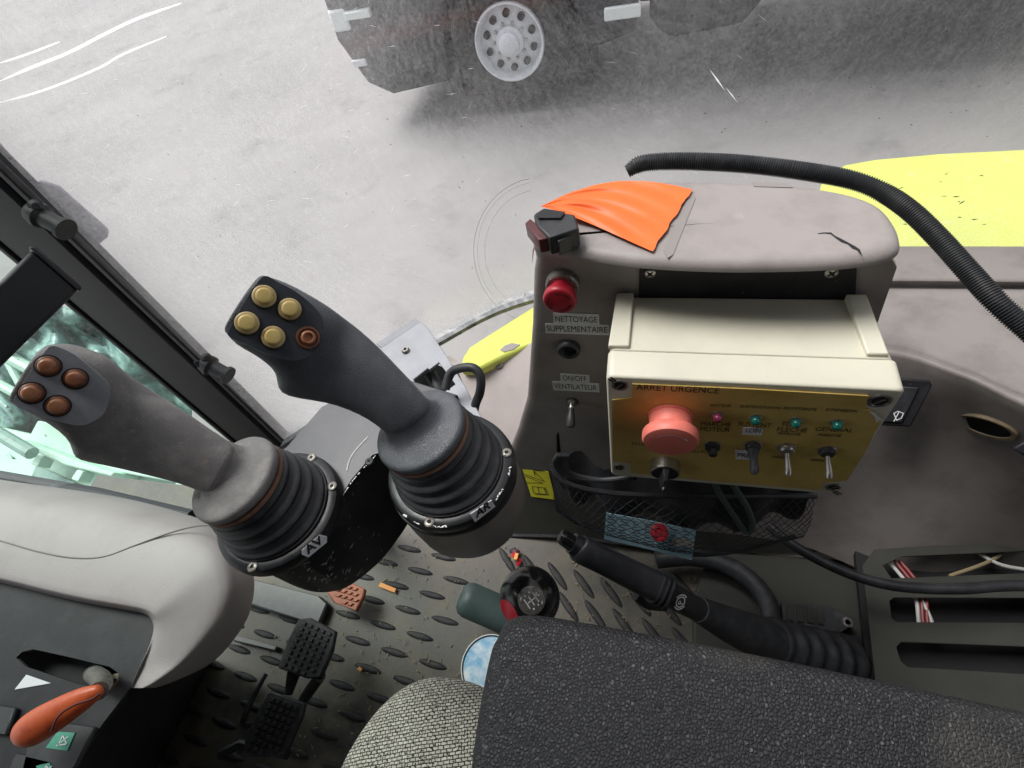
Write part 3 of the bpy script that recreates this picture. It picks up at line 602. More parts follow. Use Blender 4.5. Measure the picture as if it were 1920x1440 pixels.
# ================================================================== CONTROL ARM
def joystick(nm, lab, stations, tz, thick, plate, pb, buttons, odd, colc, colz, ringc, ringz, screws, worn, spiral=None):
    cc = PZ(*colc, colz); rc = PZ(*ringc, ringz)
    t = thing(nm, lab, 'joystick', rc, 'joysticks on the control housing')
    gm = 'gripworn' if worn else 'grip'
    # grip
    n = len(stations); cen = []; hv = []
    for i, (a, b) in enumerate(stations):
        d = tz[0]+(tz[1]-tz[0])*i/(n-1)
        A, B = PD(*a, d), PD(*b, d); cen.append((A+B)/2); hv.append((A-B)/2)
    rings = []
    for i in range(n):
        ax = (cen[min(i+1, n-1)]-cen[max(i-1, 0)]).normalized(); e1 = hv[i]; e2 = ax.cross(e1).normalized()
        if e2.dot(C0-cen[i]) < 0: e2 = -e2
        th = thick[0]+(thick[1]-thick[0])*i/(n-1)
        r = []
        for k in range(28):
            a = 2*math.pi*k/28; c, s = math.cos(a), math.sin(a); ex = .72 if i < 4 else .85
            r.append(cen[i]+e1*math.copysign(abs(c)**ex, c)+e2*th*math.copysign(abs(s)**ex, s))
        rings.append(r)
    last = rings[-1]; ax = Vector((-.18, .0, 1)).normalized()
    fr = [cen[0]+(p-cen[0])*.95+(cen[0]-cen[1]).normalized()*.0016 for p in rings[0]]; rings.insert(1, [a.lerp(b, .12) for a, b in zip(rings[0], rings[1])])
    ext = [[cen[-1].lerp(cc, s)+(p-cen[-1])*k for p in last] for s, k in ((.35, .98), (.8, .9))]
    g = MB().loft([fr]+rings+ext).build('grip', gm, t, 180, sub=1)
    # collar with fillet up to the neck
    seg = 28; 
    def circ(c, r, k0): 
        u = (last[0]-cen[-1]); u = (u-u.dot(ax)*ax).normalized(); v = ax.cross(u)
        if v.dot(last[7]-cen[-1]) < 0: v = -v
        return [c+(u*math.cos(2*math.pi*k/seg)+v*math.sin(2*math.pi*k/seg))*r for k in range(seg)]
    R = .0378
    top = circ(cc, R*.80, 0)
    rr = [[cen[-1]+(p-cen[-1])*.985 for p in last]]
    for s, hgt in ((.10, .55), (.22, .26), (.40, .09), (.62, .02), (.85, .0)):
        rr.append([last[k].lerp(top[k], s) - ax*0.0 + ax*((last[k]-top[k]).dot(ax))*(hgt-(1-s)) for k in range(seg)])
    rr += [top, circ(cc-ax*.0005, R*.95, 0), circ(cc-ax*.003, R, 0), circ(cc-ax*.009, R*.99, 0), circ(cc-ax*.011, R*.93, 0)]
    MB().loft(rr, False, True).build('collar', gm, t, 180, sub=1)
    MB().lathe(cc-ax*.0108, ax, [(R*.97, -.0035), (R*.975, -.0015), (R*.97, 0)], 40).build('worn_ring', 'tan', t)
    # bellows
    rr = []; N = 46
    for k in range(N+1):
        s = k/N; c = (cc-ax*.013).lerp(rc+Vector((0, 0, .004)), s); a_ = ax.lerp(Vector((0, 0, 1)), s).normalized()
        rad = .0350+.0085*s+.0022*math.sin(s*math.pi*2*3.7-1.2)
        u = Vector((1, 0, 0)); u = (u-u.dot(a_)*a_).normalized(); v = a_.cross(u)
        rr.append([c+(u*math.cos(2*math.pi*j/48)+v*math.sin(2*math.pi*j/48))*rad for j in range(48)])
    MB().loft(rr).build('bellows', 'rubber', t, 180)
    # mounting ring
    RR = .0535
    MB().lathe(rc, (0, 0, 1), [(RR-.002, -.012), (RR, -.010), (RR, -.004), (RR-.0015, .0), (RR-.004, .0012), (.046, .0015), (.0455, .004), (.044, .0045), (.03, .0045)], 72).build('mounting_ring', 'housing', t, 40)
    for s in screws:
        q = PZ(*s, ringz+.0015); dd = q-rc; dd.z = 0; q = rc+dd.normalized()*.0492+Vector((0, 0, .0012))
        screw_at(q, (0, 0, 1), .0042, t, h=.0012)
    # button plate
    pp = pl3(PD(*pb[0]), PD(*pb[1]), PD(*pb[2]))
    plate = sm2(plate)
    plt = slab('button_plate', 'plate_grey' if worn else 'plate_dark', plate, pp, .008, t, bevel=.002)
    u = (pp.hit(plate[0][0]+30, plate[0][1])-pp.hit(*plate[0])).normalized()
    for b in buttons:
        c = pp.hit(*b); R1 = .0064 if worn else .0073
        if worn:
            ms = ('amberring', 'amber')
            bz = MB().lathe(c, pp.n, [(R1, 0), (R1, .0010), (R1*.93, .0020), (R1*.8, .0024)], 36).build('button', ms[0], t, 50)
            MB().lathe(c+pp.n*.002, pp.n, [(R1*.80, 0), (R1*.78, .0012), (R1*.60, .0026), (R1*.5, .0029), (.0001, .0029)], 36).build('cap', ms[1], bz, 50)
        else:
            ms = ('creamring', 'cream')
            bz = MB().lathe(c, pp.n, [(R1, 0), (R1, .0015), (R1*.9, .0022), (R1*.76, .0022)], 36).build('button', ms[0], t, 50)
            MB().lathe(c+pp.n*.002, pp.n, [(R1*.72, 0), (R1*.72, .0018), (R1*.64, .0025), (R1*.5, .0027), (.0001, .0027)], 36).build('cap', ms[1], bz, 50)
        MB().lathe(c, pp.n, [(R1*1.13, -.0005), (R1*1.13, .0006), (R1, .0008)], 36).build('gap', 'hole', bz)
    if odd:
        c = pp.hit(*odd)
        bz = MB().lathe(c, pp.n, [(.0078, 0), (.0074, .0016), (.0062, .0018), (.006, .0006), (.0045, .0006)], 36).build('button', 'amberring', t, 50)
        bz['label'] = 'dark amber button with missing cap'
        MB().lathe(c+pp.n*.0006, pp.n, [(.0047, 0), (.0047, .0022), (.0038, .003), (.0032, .003), (.0026, .0012), (.0001, .001)], 36).build('cap', 'amber', bz, 50)
    if spiral:
        q = PZ(*spiral, ringz+.0015)
        mb = MB().tube([q+Vector((math.cos(a)*a*.00028, math.sin(a)*a*.00028, .0004)) for a in [k*.35 for k in range(3, 46)]], .0005, 6); mb.build('spiral_mark', 'screw', t)
    return t
def z2(x, y): return (400+x/3, 480+y/3)
def z1(x, y): return (x/3, 480+y/3)
joystick('joystick', 'dark grey joystick with four cream buttons, behind the sticker reading AR',
    [((494, 516), (425, 622)), ((533, 527), (445, 647)), ((575, 550), (475, 661)), ((610, 571), (503, 680)), ((630, 585), (517, 697)), ((643, 595), (519, 716)), ((654, 603), (523, 735)), ((673, 617), (556, 747)), ((713, 653), (612, 753)), ((750, 693), (655, 767)), ((778, 722), (690, 783)), ((798, 745), (716, 803))],
    (.348, .388), (.0165, .0150), [z2(*p) for p in [(288, 112), (370, 150), (460, 198), (560, 278), (612, 350), (622, 430), (590, 520), (530, 572), (450, 590), (380, 575), (290, 545), (180, 495), (85, 450), (100, 390), (150, 295), (220, 185)]],
    ((455, 560, .3275), (560, 560, .3415), (500, 660, .3335)), [z2(*p) for p in [(287, 228), (430, 300), (190, 378), (337, 457)]], z2(533, 460),
    (783, 800), .735, (842, 874), .688, [(930, 853), (815, 950), (755, 860)], False)
joystick('joystick', 'worn grey joystick with four brown buttons, behind the sticker reading AV',
    [((88, 648), (26, 750)), ((127, 643), (62, 772)), ((165, 655), (100, 793)), ((205, 672), (129, 818)), ((226, 691), (133, 838)), ((245, 706), (139, 856)), ((273, 727), (166, 864)), ((320, 757), (228, 876)), ((360, 783), (285, 890)), ((393, 807), (335, 902)), ((424, 826), (376, 918))],
    (.345, .397), (.0165, .0150), [z1(*p) for p in [(300, 505), (420, 555), (520, 640), (600, 715), (612, 790), (590, 880), (520, 935), (450, 955), (360, 940), (220, 900), (80, 835), (110, 750), (170, 650), (245, 545)]],
    ((60, 700, .3270), (160, 700, .3405), (100, 790, .3340)), [z1(*p) for p in [(272, 618), (425, 690), (180, 770), (325, 842)]], None,
    (432, 892), .735, (519, 952), .688, [(600, 920), (485, 1033), (590, 850)], True, (556, 992))
def arm_housing():
    t = thing('joystick_console', 'scratched black joystick housing carrying the worn joystick and AV sticker', 'joystick housing', PZ(600, 900, .6))
    T = [(735, 843), (702, 853), (662, 900), (614, 971), (565, 1012), (520, 1046), (486, 1062), (450, 1050), (422, 1024), (408, 990), (430, 930), (480, 880), (540, 838), (606, 762), (730, 700), (860, 740)]
    B = [(790, 950), (775, 968), (755, 1000), (715, 1052), (660, 1097), (625, 1110), (588, 1110), (548, 1097), (512, 1077), (490, 1050), (520, 1000), (570, 960), (640, 920), (700, 870), (800, 830), (880, 860)]
    tp = [PZ(*p, .676) for p in T]; bt = [PZ(*p, .595) for p in B]
    tp2 = smooth_pts(tp[2:13], 5)[:-1]; bt2 = smooth_pts(bt[2:13], 5)[:-1]
    tp = tp[:2]+tp2+tp[12:]; bt = bt[:2]+bt2+bt[12:]
    mb = MB().loft([bt, tp]); mb.build('side_shell', 'housing', t, 40, bevel=.0015)
    cx0 = sum(tp, Vector())/len(tp)
    MB().loft([[cx0.lerp(p, .992)+Vector((0, 0, .0003)) for p in tp], [cx0.lerp(p, .985)+Vector((0, 0, .0016)) for p in tp]]).build('top_plate', 'housetop', t, 40)
    # chipped paint along the top edge
    def chips(line, z, nm, wd=.0009, dens=.8):
        mb = MB(); P = smooth_pts([PZ(*p, z) for p in line], 8)
        for a, b in zip(P, P[1:]):
            k = 3
            for i in range(k):
                if random.random() > dens: continue
                p = a.lerp(b, i/k); q = a.lerp(b, (i+random.uniform(.6, 1.3))/k); s = (q-p).normalized().cross(Vector((0, 0, 1)))
                w1, w2 = random.uniform(.2, 1)*wd, random.uniform(.2, 1)*wd
                mb.add([p-s*w1, q-s*w2, q+s*random.uniform(.1, .8)*wd, p+s*random.uniform(.1, .8)*wd], [(0, 1, 2, 3)])
        mb.build(nm, 'chip', t)
    chips([(704, 854), (662, 900), (614, 970), (565, 1010), (520, 1044), (486, 1060), (450, 1048)], .6783, 'chipped_edge', .0008, .75)
    chips([(690, 818), (668, 842), (655, 862), (650, 882)], .6783, 'scratch', .0007, 1)
    # scratches low on the rounded front
    mb = MB()
    for k in range(85):
        px, py = random.gauss(610, 38), random.gauss(1075, 16)
        if k > 65: px, py = random.uniform(600, 720), random.uniform(900, 1040)
        q, nn = on_surface(px, py, .0003)
        if nn.z > .6 or q.z < .56 or q.z > .674: continue
        u = nn.cross(Vector((0, 0, 1))).normalized(); v = nn.cross(u); a = random.gauss(.5, .5); d = u*math.cos(a)+v*math.sin(a); e = nn.cross(d); L_ = random.uniform(.001, .006); w_ = random.uniform(.0001, .0008)
        mb.add([q-d*L_, q+e*w_, q+d*L_*random.uniform(.2, 1), q-e*w_*random.random()], [(0, 1, 2, 3)])
    mb.build('scratches', 'chip', t)
    screw_at(PZ(693, 866, .6783), (0, 0, 1), .004, t, m='black')
    # sticker AV on the side
    q_, n__ = on_surface(590, 1026); side = Pl(q_, n__)
    st = slab('sticker', 'sticker', [(566, 1032), (600, 1003), (613, 1006), (613, 1017), (578, 1045), (567, 1040)], side, .0006, t, off=.0010)
    text('lettering', 'AV', (577, 1040), (608, 1015), side, 15, 'ink', st, off=.0016, bold=.03)
arm_housing()
def grey_cup():
    rc = PZ(842, 874, .688)
    t = thing('joystick_pod', 'smooth grey brown round housing under the dark joystick with AR sticker', 'joystick pod', Vector((rc.x, rc.y, .6)))
    MB().lathe(rc-Vector((0, 0, .09)), (0.0, 0, 1), [(.030, 0), (.042, .002), (.049, .008), (.0535, .022), (.0545, .05), (.0535, .0785)], 64).build('shell', 'cup', t, 40)
    MB().lathe(rc-Vector((0, 0, .0112)), (0, 0, 1), [(.0540, -.0045), (.0548, -.003), (.0548, -.0), (.0540, .0012)], 64).build('rim', 'housing', t, 40)
    mb = MB()
    for k in range(34):
        a0 = random.choice([random.gauss(math.radians(-20), .25), random.gauss(math.radians(-95), .3)]); da = random.uniform(.01, .10); r = .0530; z = rc.z+.0004
        w_ = random.uniform(.0003, .0016)
        q = [rc+Vector((math.cos(a)*rr, math.sin(a)*rr, .0018-.0005)) for a, rr in ((a0, r), (a0+da, r), (a0+da*.8, r-w_*1.4), (a0+da*.1, r-w_))]
        mb.add(q, [(0, 1, 2, 3)])
    mb.build('chipped_edge', 'chip', t)
    p = PZ(905, 955, .655); nd = Vector((p.x-rc.x, p.y-rc.y, 0)).normalized(); side = Pl(rc+nd*.0556+Vector((0, 0, -.03)), nd)
    st = slab('sticker', 'sticker', [(882, 964), (922, 938), (929, 950), (891, 979)], side, .0006, t, off=.0004)
    text('lettering', 'AR', (893, 972), (921, 951), side, 13, 'ink', st, off=.0008, bold=.03)
grey_cup()
def bracket():
    p = plz(.672)
    t = thing('mounting_bracket', 'bent bare aluminium bracket plate with square black cut-out behind the dark joystick', 'bracket', p.hit(800, 680))
    slab('plate', 'alu', [(715, 652), (788, 603), (800, 612), (837, 667), (872, 724), (912, 800), (955, 872), (930, 900), (800, 850), (700, 760), (690, 690)], p, .003, t,
         holes=[[(775, 711), (802, 690), (805, 693), (823, 679), (854, 720), (842, 729), (800, 755)]], bevel=.0006)
    lip = pl3(p.hit(715, 652), p.hit(788, 603), PZ(777, 597, .668))
    MB().prism([PZ(715, 652, .672), PZ(788, 603, .672), PZ(777, 597, .664), PZ(705, 644, .664)], Vector((0, 0, -.003))).build('folded_lip', 'alu', t, bevel=.0006)
    screw_at(p.hit(761, 658), (0, 0, 1), .0042, t, h=.003)
    c = thing('hose_loop', 'short black rubber hose looping beside the aluminium bracket', 'hose', PZ(890, 700, .64))
    pts = smooth_pts([PD(835, 730, .47), PD(845, 700, .47), PD(866, 690, .465), (PD(889, 691, .46)), PD(901, 708, .46), PD(900, 735, .465), PD(890, 765, .48), PD(885, 820, .5)], 8)
    MB().tube(pts, .0042, 14).build('tube', 'rubber', c)
    c = tag(slab('cable_tray', 'hole', [(700, 700), (760, 660), (860, 700), (900, 790), (850, 860), (760, 800)], plz(.63), .02), 'black recess tray under the square cut-out of the aluminium bracket', 'cable tray')
    g = thing('cable_gland', 'black cable end visible inside the bracket cut-out', 'cable', PZ(820, 715, .655))
    MB().lathe(PZ(818, 722, .65), (-.5, .6, .4), [(.008, -.012), (.008, 0), (.0065, .003), (.0065, .014), (.0001, .016)], 20).build('plug', 'rubber', g)
bracket()
# ================================================================== INSTRUMENT POD
YF = .337
def avgz(px, py, y): return PY(px, py, y).z
def pod():
    t = thing('instrument_pod', 'mauve grey instrument pod with cracked top and red stop button', 'instrument pod', (.03, .36, .5))
    out = [(1003, 452), (1040, 461), (1100, 472), (1200, 486), (1350, 493), (1500, 491), (1600, 485), (1660, 475), (1688, 460), (1690, 440), (1680, 415), (1655, 385), (1610, 364), (1540, 349), (1450, 340), (1330, 336), (1200, 337), (1130, 350), (1070, 385), (1030, 415), (1005, 440)]
    O = smooth_pts([PZ(*p, .785) for p in out], 4, True)
    P = [Vector((p.x, p.y, 0)) for p in O]; N = len(P); c = sum(P, Vector())/N
    ar = sum(P[i].x*P[(i+1) % N].y-P[(i+1) % N].x*P[i].y for i in range(N)); sg = 1 if ar > 0 else -1
    nr = [(lambda d: Vector((-d.y, d.x, 0))*sg)((P[(i+1) % N]-P[i-1]).normalized()) for i in range(N)]
    def shape(level_z, inset, yfront, xl, xr, yb=None):
        r = []
        for p, q in zip(P, nr):
            v = p+q*inset
            if yfront is not None and v.y < yfront: v = Vector((v.x, yfront, 0))
            # stretch the left / right edges for this level
            s = (v.x-xmin)/(xmax-xmin); v = Vector((xl+(xr-xl)*s, v.y, level_z)); r.append(v)
        return r
    xmin, xmax = min(p.x for p in P), max(p.x for p in P)
    z_of = lambda px, py: PY(px, py, .345)
    rings = []
    L0, R0 = xmin, xmax
    lv = []
    for (l, r_) in (((1003, 500), (1672, 500)), ((1000, 600), (1636, 610)), ((990, 740), (1590, 740)), ((972, 800), (1570, 800)), ((945, 866), (1545, 880))):
        a, b = z_of(*l), z_of(*r_); lv.append((a.z, a.x, b.x))
    lv.sort()  # bottom first
    for k, (z, xl, xr) in enumerate(lv): rings.append(shape(z, .0, YF, xl, xr))
    rings.append(shape(.766, .0, YF, L0, R0)); rings.append(shape(.7725, .0, YF-.001, L0, R0))
    rings.append(shape(.7745, -.0005, YF-.012, L0, R0)); rings.append(shape(.777, -.001, None, L0, R0))
    for k in range(1, 7):
        a = math.pi/2*k/6; rings.append(shape(.777+.008*math.sin(a), .010*(1-math.cos(a))-.001, None, L0, R0))
    base = rings[-1]; cc = sum(base, Vector())/N
    for s in (.85, .6, .3, .05): rings.append([cc.lerp(p, s) for p in base])
    MB().loft(rings).build('shell', 'podtop', t, 50)
    f = ply(YF)
    top = plz(.7852)
    zb = lv[0][0]
    pl = slab('blank_plate', 'panel', [(1200, 489), (1606, 491), (1600, 640), (1195, 640)], f, .002, t, down=False, off=.0005, bevel=.0004)
    screw_at(f.hit(1219, 512, .0026), f.n, .0045, pl, cross=True, m='steel'); screw_at(f.hit(1559, 511, .0026), f.n, .0048, pl, cross=True, m='steel')
    # stop button
    c = f.hit(1056, 528)
    e = MB().lathe(c, f.n, [(.0150, 0), (.0150, .007), (.0135, .0085), (.010, .0085)], 40).build('stop_button', 'screw', t, 40)
    MB().lathe(c+f.n*.008, f.n, [(.010, 0), (.0105, .006), (.0138, .009), (.0146, .012), (.0146, .015), (.0138, .017), (.0125, .0178), (.0001, .0182)], 48).build('head', 'red', e, 40)
    hp = Pl(c+f.n*.0263, f.n)
    cxp = [c+f.n*.0263]; u = Vector((1, 0, 0)); v = Vector((0, 0, 1))
    mb = MB()
    for a0 in (20, 140, 260):
        P_ = [cxp[0]+(u*math.cos(math.radians(a))+v*math.sin(math.radians(a)))*.0098+f.n*.0001 for a in range(a0, a0+75, 8)]
        for a, b in zip(P_, P_[1:]):
            d = (b-a).normalized(); q = f.n.cross(d)*.0006; mb.add([a-q, b-q, b+q, a+q], [(0, 1, 2, 3)])
        d = (P_[-1]-P_[-2]).normalized(); q = f.n.cross(d)*.0018; mb.add([P_[-1]-q, P_[-1]+q, P_[-1]+d*.003], [(0, 1, 2)])
    mb.build('arrows', 'reddk', e)
    for s, poly, a, b, h in (('NETTOYAGE', [(1037, 586), (1123, 589), (1124, 608), (1038, 606)], (1042, 603), (1120, 605), 11), ('SUPPLEMENTAIRE', [(1022, 606), (1142, 609), (1142, 628), (1023, 624)], (1026, 621), (1139, 624), 11),
                             ('ON/OFF', [(1050, 700), (1105, 703), (1106, 718), (1051, 715)], (1056, 713), (1100, 715), 9.5), ('VENTILATEUR', [(1035, 714), (1123, 718), (1124, 735), (1038, 731)], (1040, 728), (1119, 732), 9.5)):
        st = slab('label_strip', 'sticker', poly, f, .0005, t, down=False, off=.0004)
        text('lettering', s, a, b, f, h, 'ink', st, off=.0012)
    # socket
    c = f.hit(1067, 651)
    sk = MB().lathe(c, f.n, [(.0118, 0), (.0122, .003), (.0112, .0065), (.0095, .0075), (.008, .006), (.0072, .001), (.0001, .001)], 40).build('socket', 'rubber', t, 50)
    MB().lathe(c+f.n*.0012, f.n, [(.006, 0), (.0055, .0004), (.0001, .0004)], 30).build('bore', 'hole', sk)
    # pull knob
    c = f.hit(1073, 752)
    k = MB().lathe(c, f.n, [(.006, 0), (.006, .002), (.0032, .0022), (.0032, .010), (.0026, .011)], 24).build('toggle', 'steel', t, 40)
    MB().lathe(c, f.n, [(.0072, 0), (.0068, .0018), (.0035, .002)], 24).build('boot', 'rubber', k)
    dr = (f.n+Vector((.02, 0, -.45))).normalized()
    MB().lathe(c+f.n*.008, dr, [(.0032, 0), (.0036, .006), (.0050, .012), (.0053, .020), (.0046, .0235), (.003, .0245), (.0001, .0248)], 24).build('handle', 'black', k)
    # crack + tape marks on the top
    cr = [(1532, 438), (1545, 436.5), (1558, 437), (1566, 444), (1576, 450), (1588, 455), (1598, 462), (1605, 465), (1612, 471), (1616, 478)]
    mb = MB(); wv = [1, 2, 3.5, 6, 7, 6, 8, 7, 8, 6]
    tw = Pl((0, 0, .7853), (0, 0, 1)); A, B = [], []
    for i, (p, q) in enumerate(zip(cr, wv)):
        A.append(tw.hit(p[0]+random.uniform(-1, 1), p[1]-q*.4)); B.append(tw.hit(p[0]+random.uniform(-2, 2), p[1]+q*.5))
    mb.loft([A, B], False, False, False).build('crack', 'hole', t)
    slab('tape_residue', 'dust', [(1296, 352), (1304, 372), (1262, 478), (1252, 484), (1244, 470), (1284, 380)], top, .0003, t, down=False)
    slab('tape_residue', 'dust', [(1410, 341), (1486, 345), (1486, 352), (1414, 350)], top, .0003, t, down=False)
    return t
pod()
def tape():
    t = thing('orange_tape', 'wrinkled bright orange tape sheet stuck over the pod corner', 'tape', PZ(1160, 400, .79))
    A, B, Cc, D = (1014, 387), (1166, 331), (1298, 355), (1223, 471); N, K = 48, 30; rows = []
    for i in range(N+1):
        u = i/N; r = []
        for j in range(K+1):
            v = j/K
            p0 = ((1-u)*A[0]+u*B[0], (1-u)*A[1]+u*B[1]-12*math.sin(math.pi*u)); p1 = ((1-u)*1014+u*D[0], (1-u)*390+u*D[1]+ -14*math.sin(math.pi*u))
            # bottom edge A->D, top edge B->C: u along the sheet, v across
            topx, topy = (1-u)*A[0]+u*Cc[0], 0
            e0 = bez([A, (1105, 338), B, (1230, 338), Cc], u); e1 = bez([A, (1090, 407), (1150, 440), D], u)
            px, py = e0[0]*(1-v)+e1[0]*v, e0[1]*(1-v)+e1[1]*v
            z = .7875+.008*(1-u)**2*(.4+.6*v)+.0009*math.sin(12*v+5*u)*math.sin(math.pi*v)*(1-u*.6)+.0009*math.sin(26*v-9*u+2)*math.sin(math.pi*u)+.0016*math.exp(-((v-.42-.3*u)/.05)**2)*math.sin(math.pi*u)
            if j in (0,): py += random.uniform(-.5, .5)
            if i == N: px += 1.5*math.sin(j*.7)+random.uniform(-.8, .8)
            r.append(PZ(px, py, z))
        rows.append(r)
    MB().loft(rows, False, False, False).build('sheet', 'orange', t, 180)
    mb = MB().loft([[PZ(1012, 446, .785), PZ(1014, 392, .79)], [PZ(1004, 450, .775), PZ(1004, 420, .775)], [PY(1003, 470, .345)+Vector((-.002, 0, 0)), PY(1001, 500, .36)+Vector((-.002, 0, 0))]], False, False, False)
    mb.build('side_flap', 'orange', t, 180)
def bez(P, t):
    P = [tuple(p) for p in P]
    while len(P) > 1: P = [((1-t)*a[0]+t*b[0], (1-t)*a[1]+t*b[1]) for a, b in zip(P, P[1:])]
    return P[0]
def bezfix(): pass
tape()
def connector():
    t = thing('plug_connector', 'black plug connector with dark red end sticking out under the orange tape', 'connector', PZ(1030, 420, .79))
    p = plz(.803)
    MB().prism([p.hit(*q) for q in [(1000, 402), (1018, 392), (1078, 402), (1086, 428), (1030, 446), (1008, 424)]], Vector((0, 0, -.017))).build('body', 'black', t, bevel=.0015)
    MB().prism([plz(.8035).hit(*q) for q in [(1005, 402), (1020, 393), (1060, 399), (1052, 411), (1010, 411)]], Vector((0, 0, .0012))).build('lid', 'blackgloss', t, bevel=.0005)
    o = MB().prism([plz(.801).hit(*q) for q in [(984, 418), (994, 409), (1012, 424), (1030, 446), (1010, 450), (998, 436)]], Vector((0, 0, -.013))).build('rocker', 'reddk', t, bevel=.001)
    MB().prism([plz(.799).hit(*q) for q in [(1040, 436), (1062, 428), (1072, 442), (1046, 454)]], Vector((0, 0, -.014))).build('clip', 'black', t, bevel=.001)
connector()
def hose():
    t = thing('corrugated_hose', 'black corrugated cable hose running over the pod top to the right edge', 'hose', PD(1400, 320, .5))
    K = [(1176, 322, .56), (1200, 308, .555), (1240, 303, .55), (1310, 303, .545), (1400, 308, .54), (1500, 320, .53), (1590, 336, .52), (1650, 358, .51), (1705, 394, .495), (1760, 447, .48), (1815, 508, .465), (1870, 568, .45), (1930, 620, .44), (2010, 690, .43), (2100, 760, .42)]
    P = smooth_pts([PD(*k) for k in K], 40); L = [0]
    for a, b in zip(P, P[1:]): L.append(L[-1]+(b-a).length)
    # resample by arclength into ribs
    pts, rad = [], []; s = 0; i = 0; pitch = .0023
    while s < L[-1]:
        while L[i+1] < s: i += 1
        f = (s-L[i])/(L[i+1]-L[i]); pts.append(P[i].lerp(P[i+1], f)); ph = (s/pitch) % 1
        r = .0092 if ph < .5 else .0078
        r *= min(1, .75+s*20); rad.append(r); s += pitch/4
    MB().tube(pts, rad, 20).build('tube', 'rubber', t, 60)
hose()
# ================================================================== CONTROL BOX
def control_box():
    YB = .246
    t = thing('control_box', 'cream plastic control box with gold labelled front plate and faded red stop knob', 'control box', (.07, .29, .6))
    f = ply(YB); ys = YB+.024; yb = .334
    def rnd(poly, y, r=.006, n=5):
        P = [PY(*p, y) if len(p) == 2 else Vector(p) for p in poly]; out = []
        for i in range(4):
            a, b, c = P[i-1], P[i], P[(i+1) % 4]; d1, d2 = (a-b).normalized(), (c-b).normalized()
            for k in range(n+1):
                s = k/n; q = b+d1*r*(1-s)**2+d2*r*s**2; out.append(q)
        return out
    def mid(P, dx0, dx1, dz0, dz1, y):
        c = sum(P, Vector())/len(P); o = []
        for p in P:
            o.append(Vector((p.x+(dx0 if p.x < c.x else dx1), y, p.z+(dz0 if p.z < c.z else dz1))))
        return o
    F1 = rnd([(1139, 707), (1696, 733), (1566, 927), (1148, 891)], YB-.0025)
    F0 = mid(F1, -.0012, .0012, -.001, .001, YB)
    S = mid(F0, -.0005, .0005, 0, .0, ys)
    MB().loft([S, F0, F1]).build('lid', 'boxw', t, 50, bevel=.001)
    S2 = mid(F0, .0005, -.001, .001, -.001, ys+.0012); Bk = mid(F0, .003, -.006, .002, -.0035, yb)
    MB().loft([S2, Bk]).build('body', 'boxw', t, 50, bevel=.001)
    S3 = mid(F0, .002, -.002, .002, -.002, ys+.0015); S4 = mid(F0, .002, -.002, .002, -.002, ys-.0005)
    MB().loft([S3, S4]).build('seam', 'hole', t)
    zt = max(p.z for p in F0)
    # raised ears at both ends of the body
    zt = .7215
    def ear(px_back0, px_back1, px_fr0, px_fr1, nm):
        a, b = PY(px_back0, 570, yb), PY(px_back1, 570, yb); c, d = PY(px_fr1, 664, ys+.003), PY(px_fr0, 664, ys+.003)
        def z(y, p): # height of the body's top edge, sloping as the lid
            return p
        A = []
        cx_ = sum(v.x for v in F0)/len(F0); tl, tr = max(v.z for v in F0 if v.x < cx_), max(v.z for v in F0 if v.x > cx_)
        x0, x1 = F0[0].x, max(p.x for p in F0)
        def zz(v): return tl+(tr-tl)*(v.x-x0)/(x1-x0)-.0005-(.0035*(v.y-ys)/(yb-ys))
        base = [Vector((v.x, v.y, zz(v)-.003)) for v in (a, b, c, d)]
        top = [Vector((v.x, v.y, zz(v)+h)) for v, h in ((a, .0062), (b, .0062), (c, .0030), (d, .0030))]
        MB().loft([base, top]).build(nm, 'boxw', t, 40, bevel=.0012)
    ear(1157, 1188, 1141, 1180, 'ear'); ear(1578, 1616, 1626, 1668, 'ear')
    ff = Pl((0, YB-.0025, 0), (0, -1, 0))
    # gold plate with corner cut-outs
    pts = [(1186, 718), (1400, 727), (1628, 740), (1622, 764), (1634, 768), (1640, 780), (1650, 789), (1622, 845), (1592, 900), (1543, 903), (1537, 917), (1300, 897), (1184, 885), (1182, 867), (1149, 863), (1148, 748), (1185, 744)]
    pts = [(x, y) if not (1590 <= x <= 1595) else (1588, 899) for x, y in pts]
    gp = slab('gold_plate', 'gold', pts, ff, .0012, t, down=False, off=.0002)
    g = Pl((0, YB-.0039, 0), (0, -1, 0))
    T = [('ARRET URGENCE', (1193, 731), (1348, 738), 11, .015), ('MOTEUR', (1331, 763), (1371, 764), 5.5, .01), ('SUSTENTATION', (1387, 764.5), (1461, 768), 5.5, .01), ('FLOTTANTE', (1469, 768), (1530, 771), 5.5, .01), ('S/TENSION', (1547, 770.5), (1606, 774), 5.5, .01),
         ('MARCHE', (1314, 798), (1370, 800), 8, .012), ('MOTEUR', (1313, 808), (1368, 810), 8, .012), ('SUSTENT.', (1383, 798), (1448, 802), 8, .012), ('FLOT.', (1466, 799), (1505, 801), 8, .012), ('FLECHE', (1456, 808.5), (1512, 811), 8, .012),
         ('MARCHE', (1458, 815), (1500, 817), 5.5, .01), ('GENERAL', (1528, 808), (1598, 811), 8, .012), ('MARCHE', (1533, 818), (1576, 820), 5.5, .01), ('ARRET', (1447, 859), (1480, 861), 5.5, .01), ('ARRET', (1517, 864.5), (1552, 867), 5.5, .01),
         ('FAUCHAGE', (1185, 834), (1245, 838), 5.5, .01), ('DEBROUSSAILLAGE', (1238, 845), (1334, 850), 5.5, .01)]
    for s, a, b, h, bo in T: text('lettering', s, a, b, g, h, 'ink', gp, off=.0003)
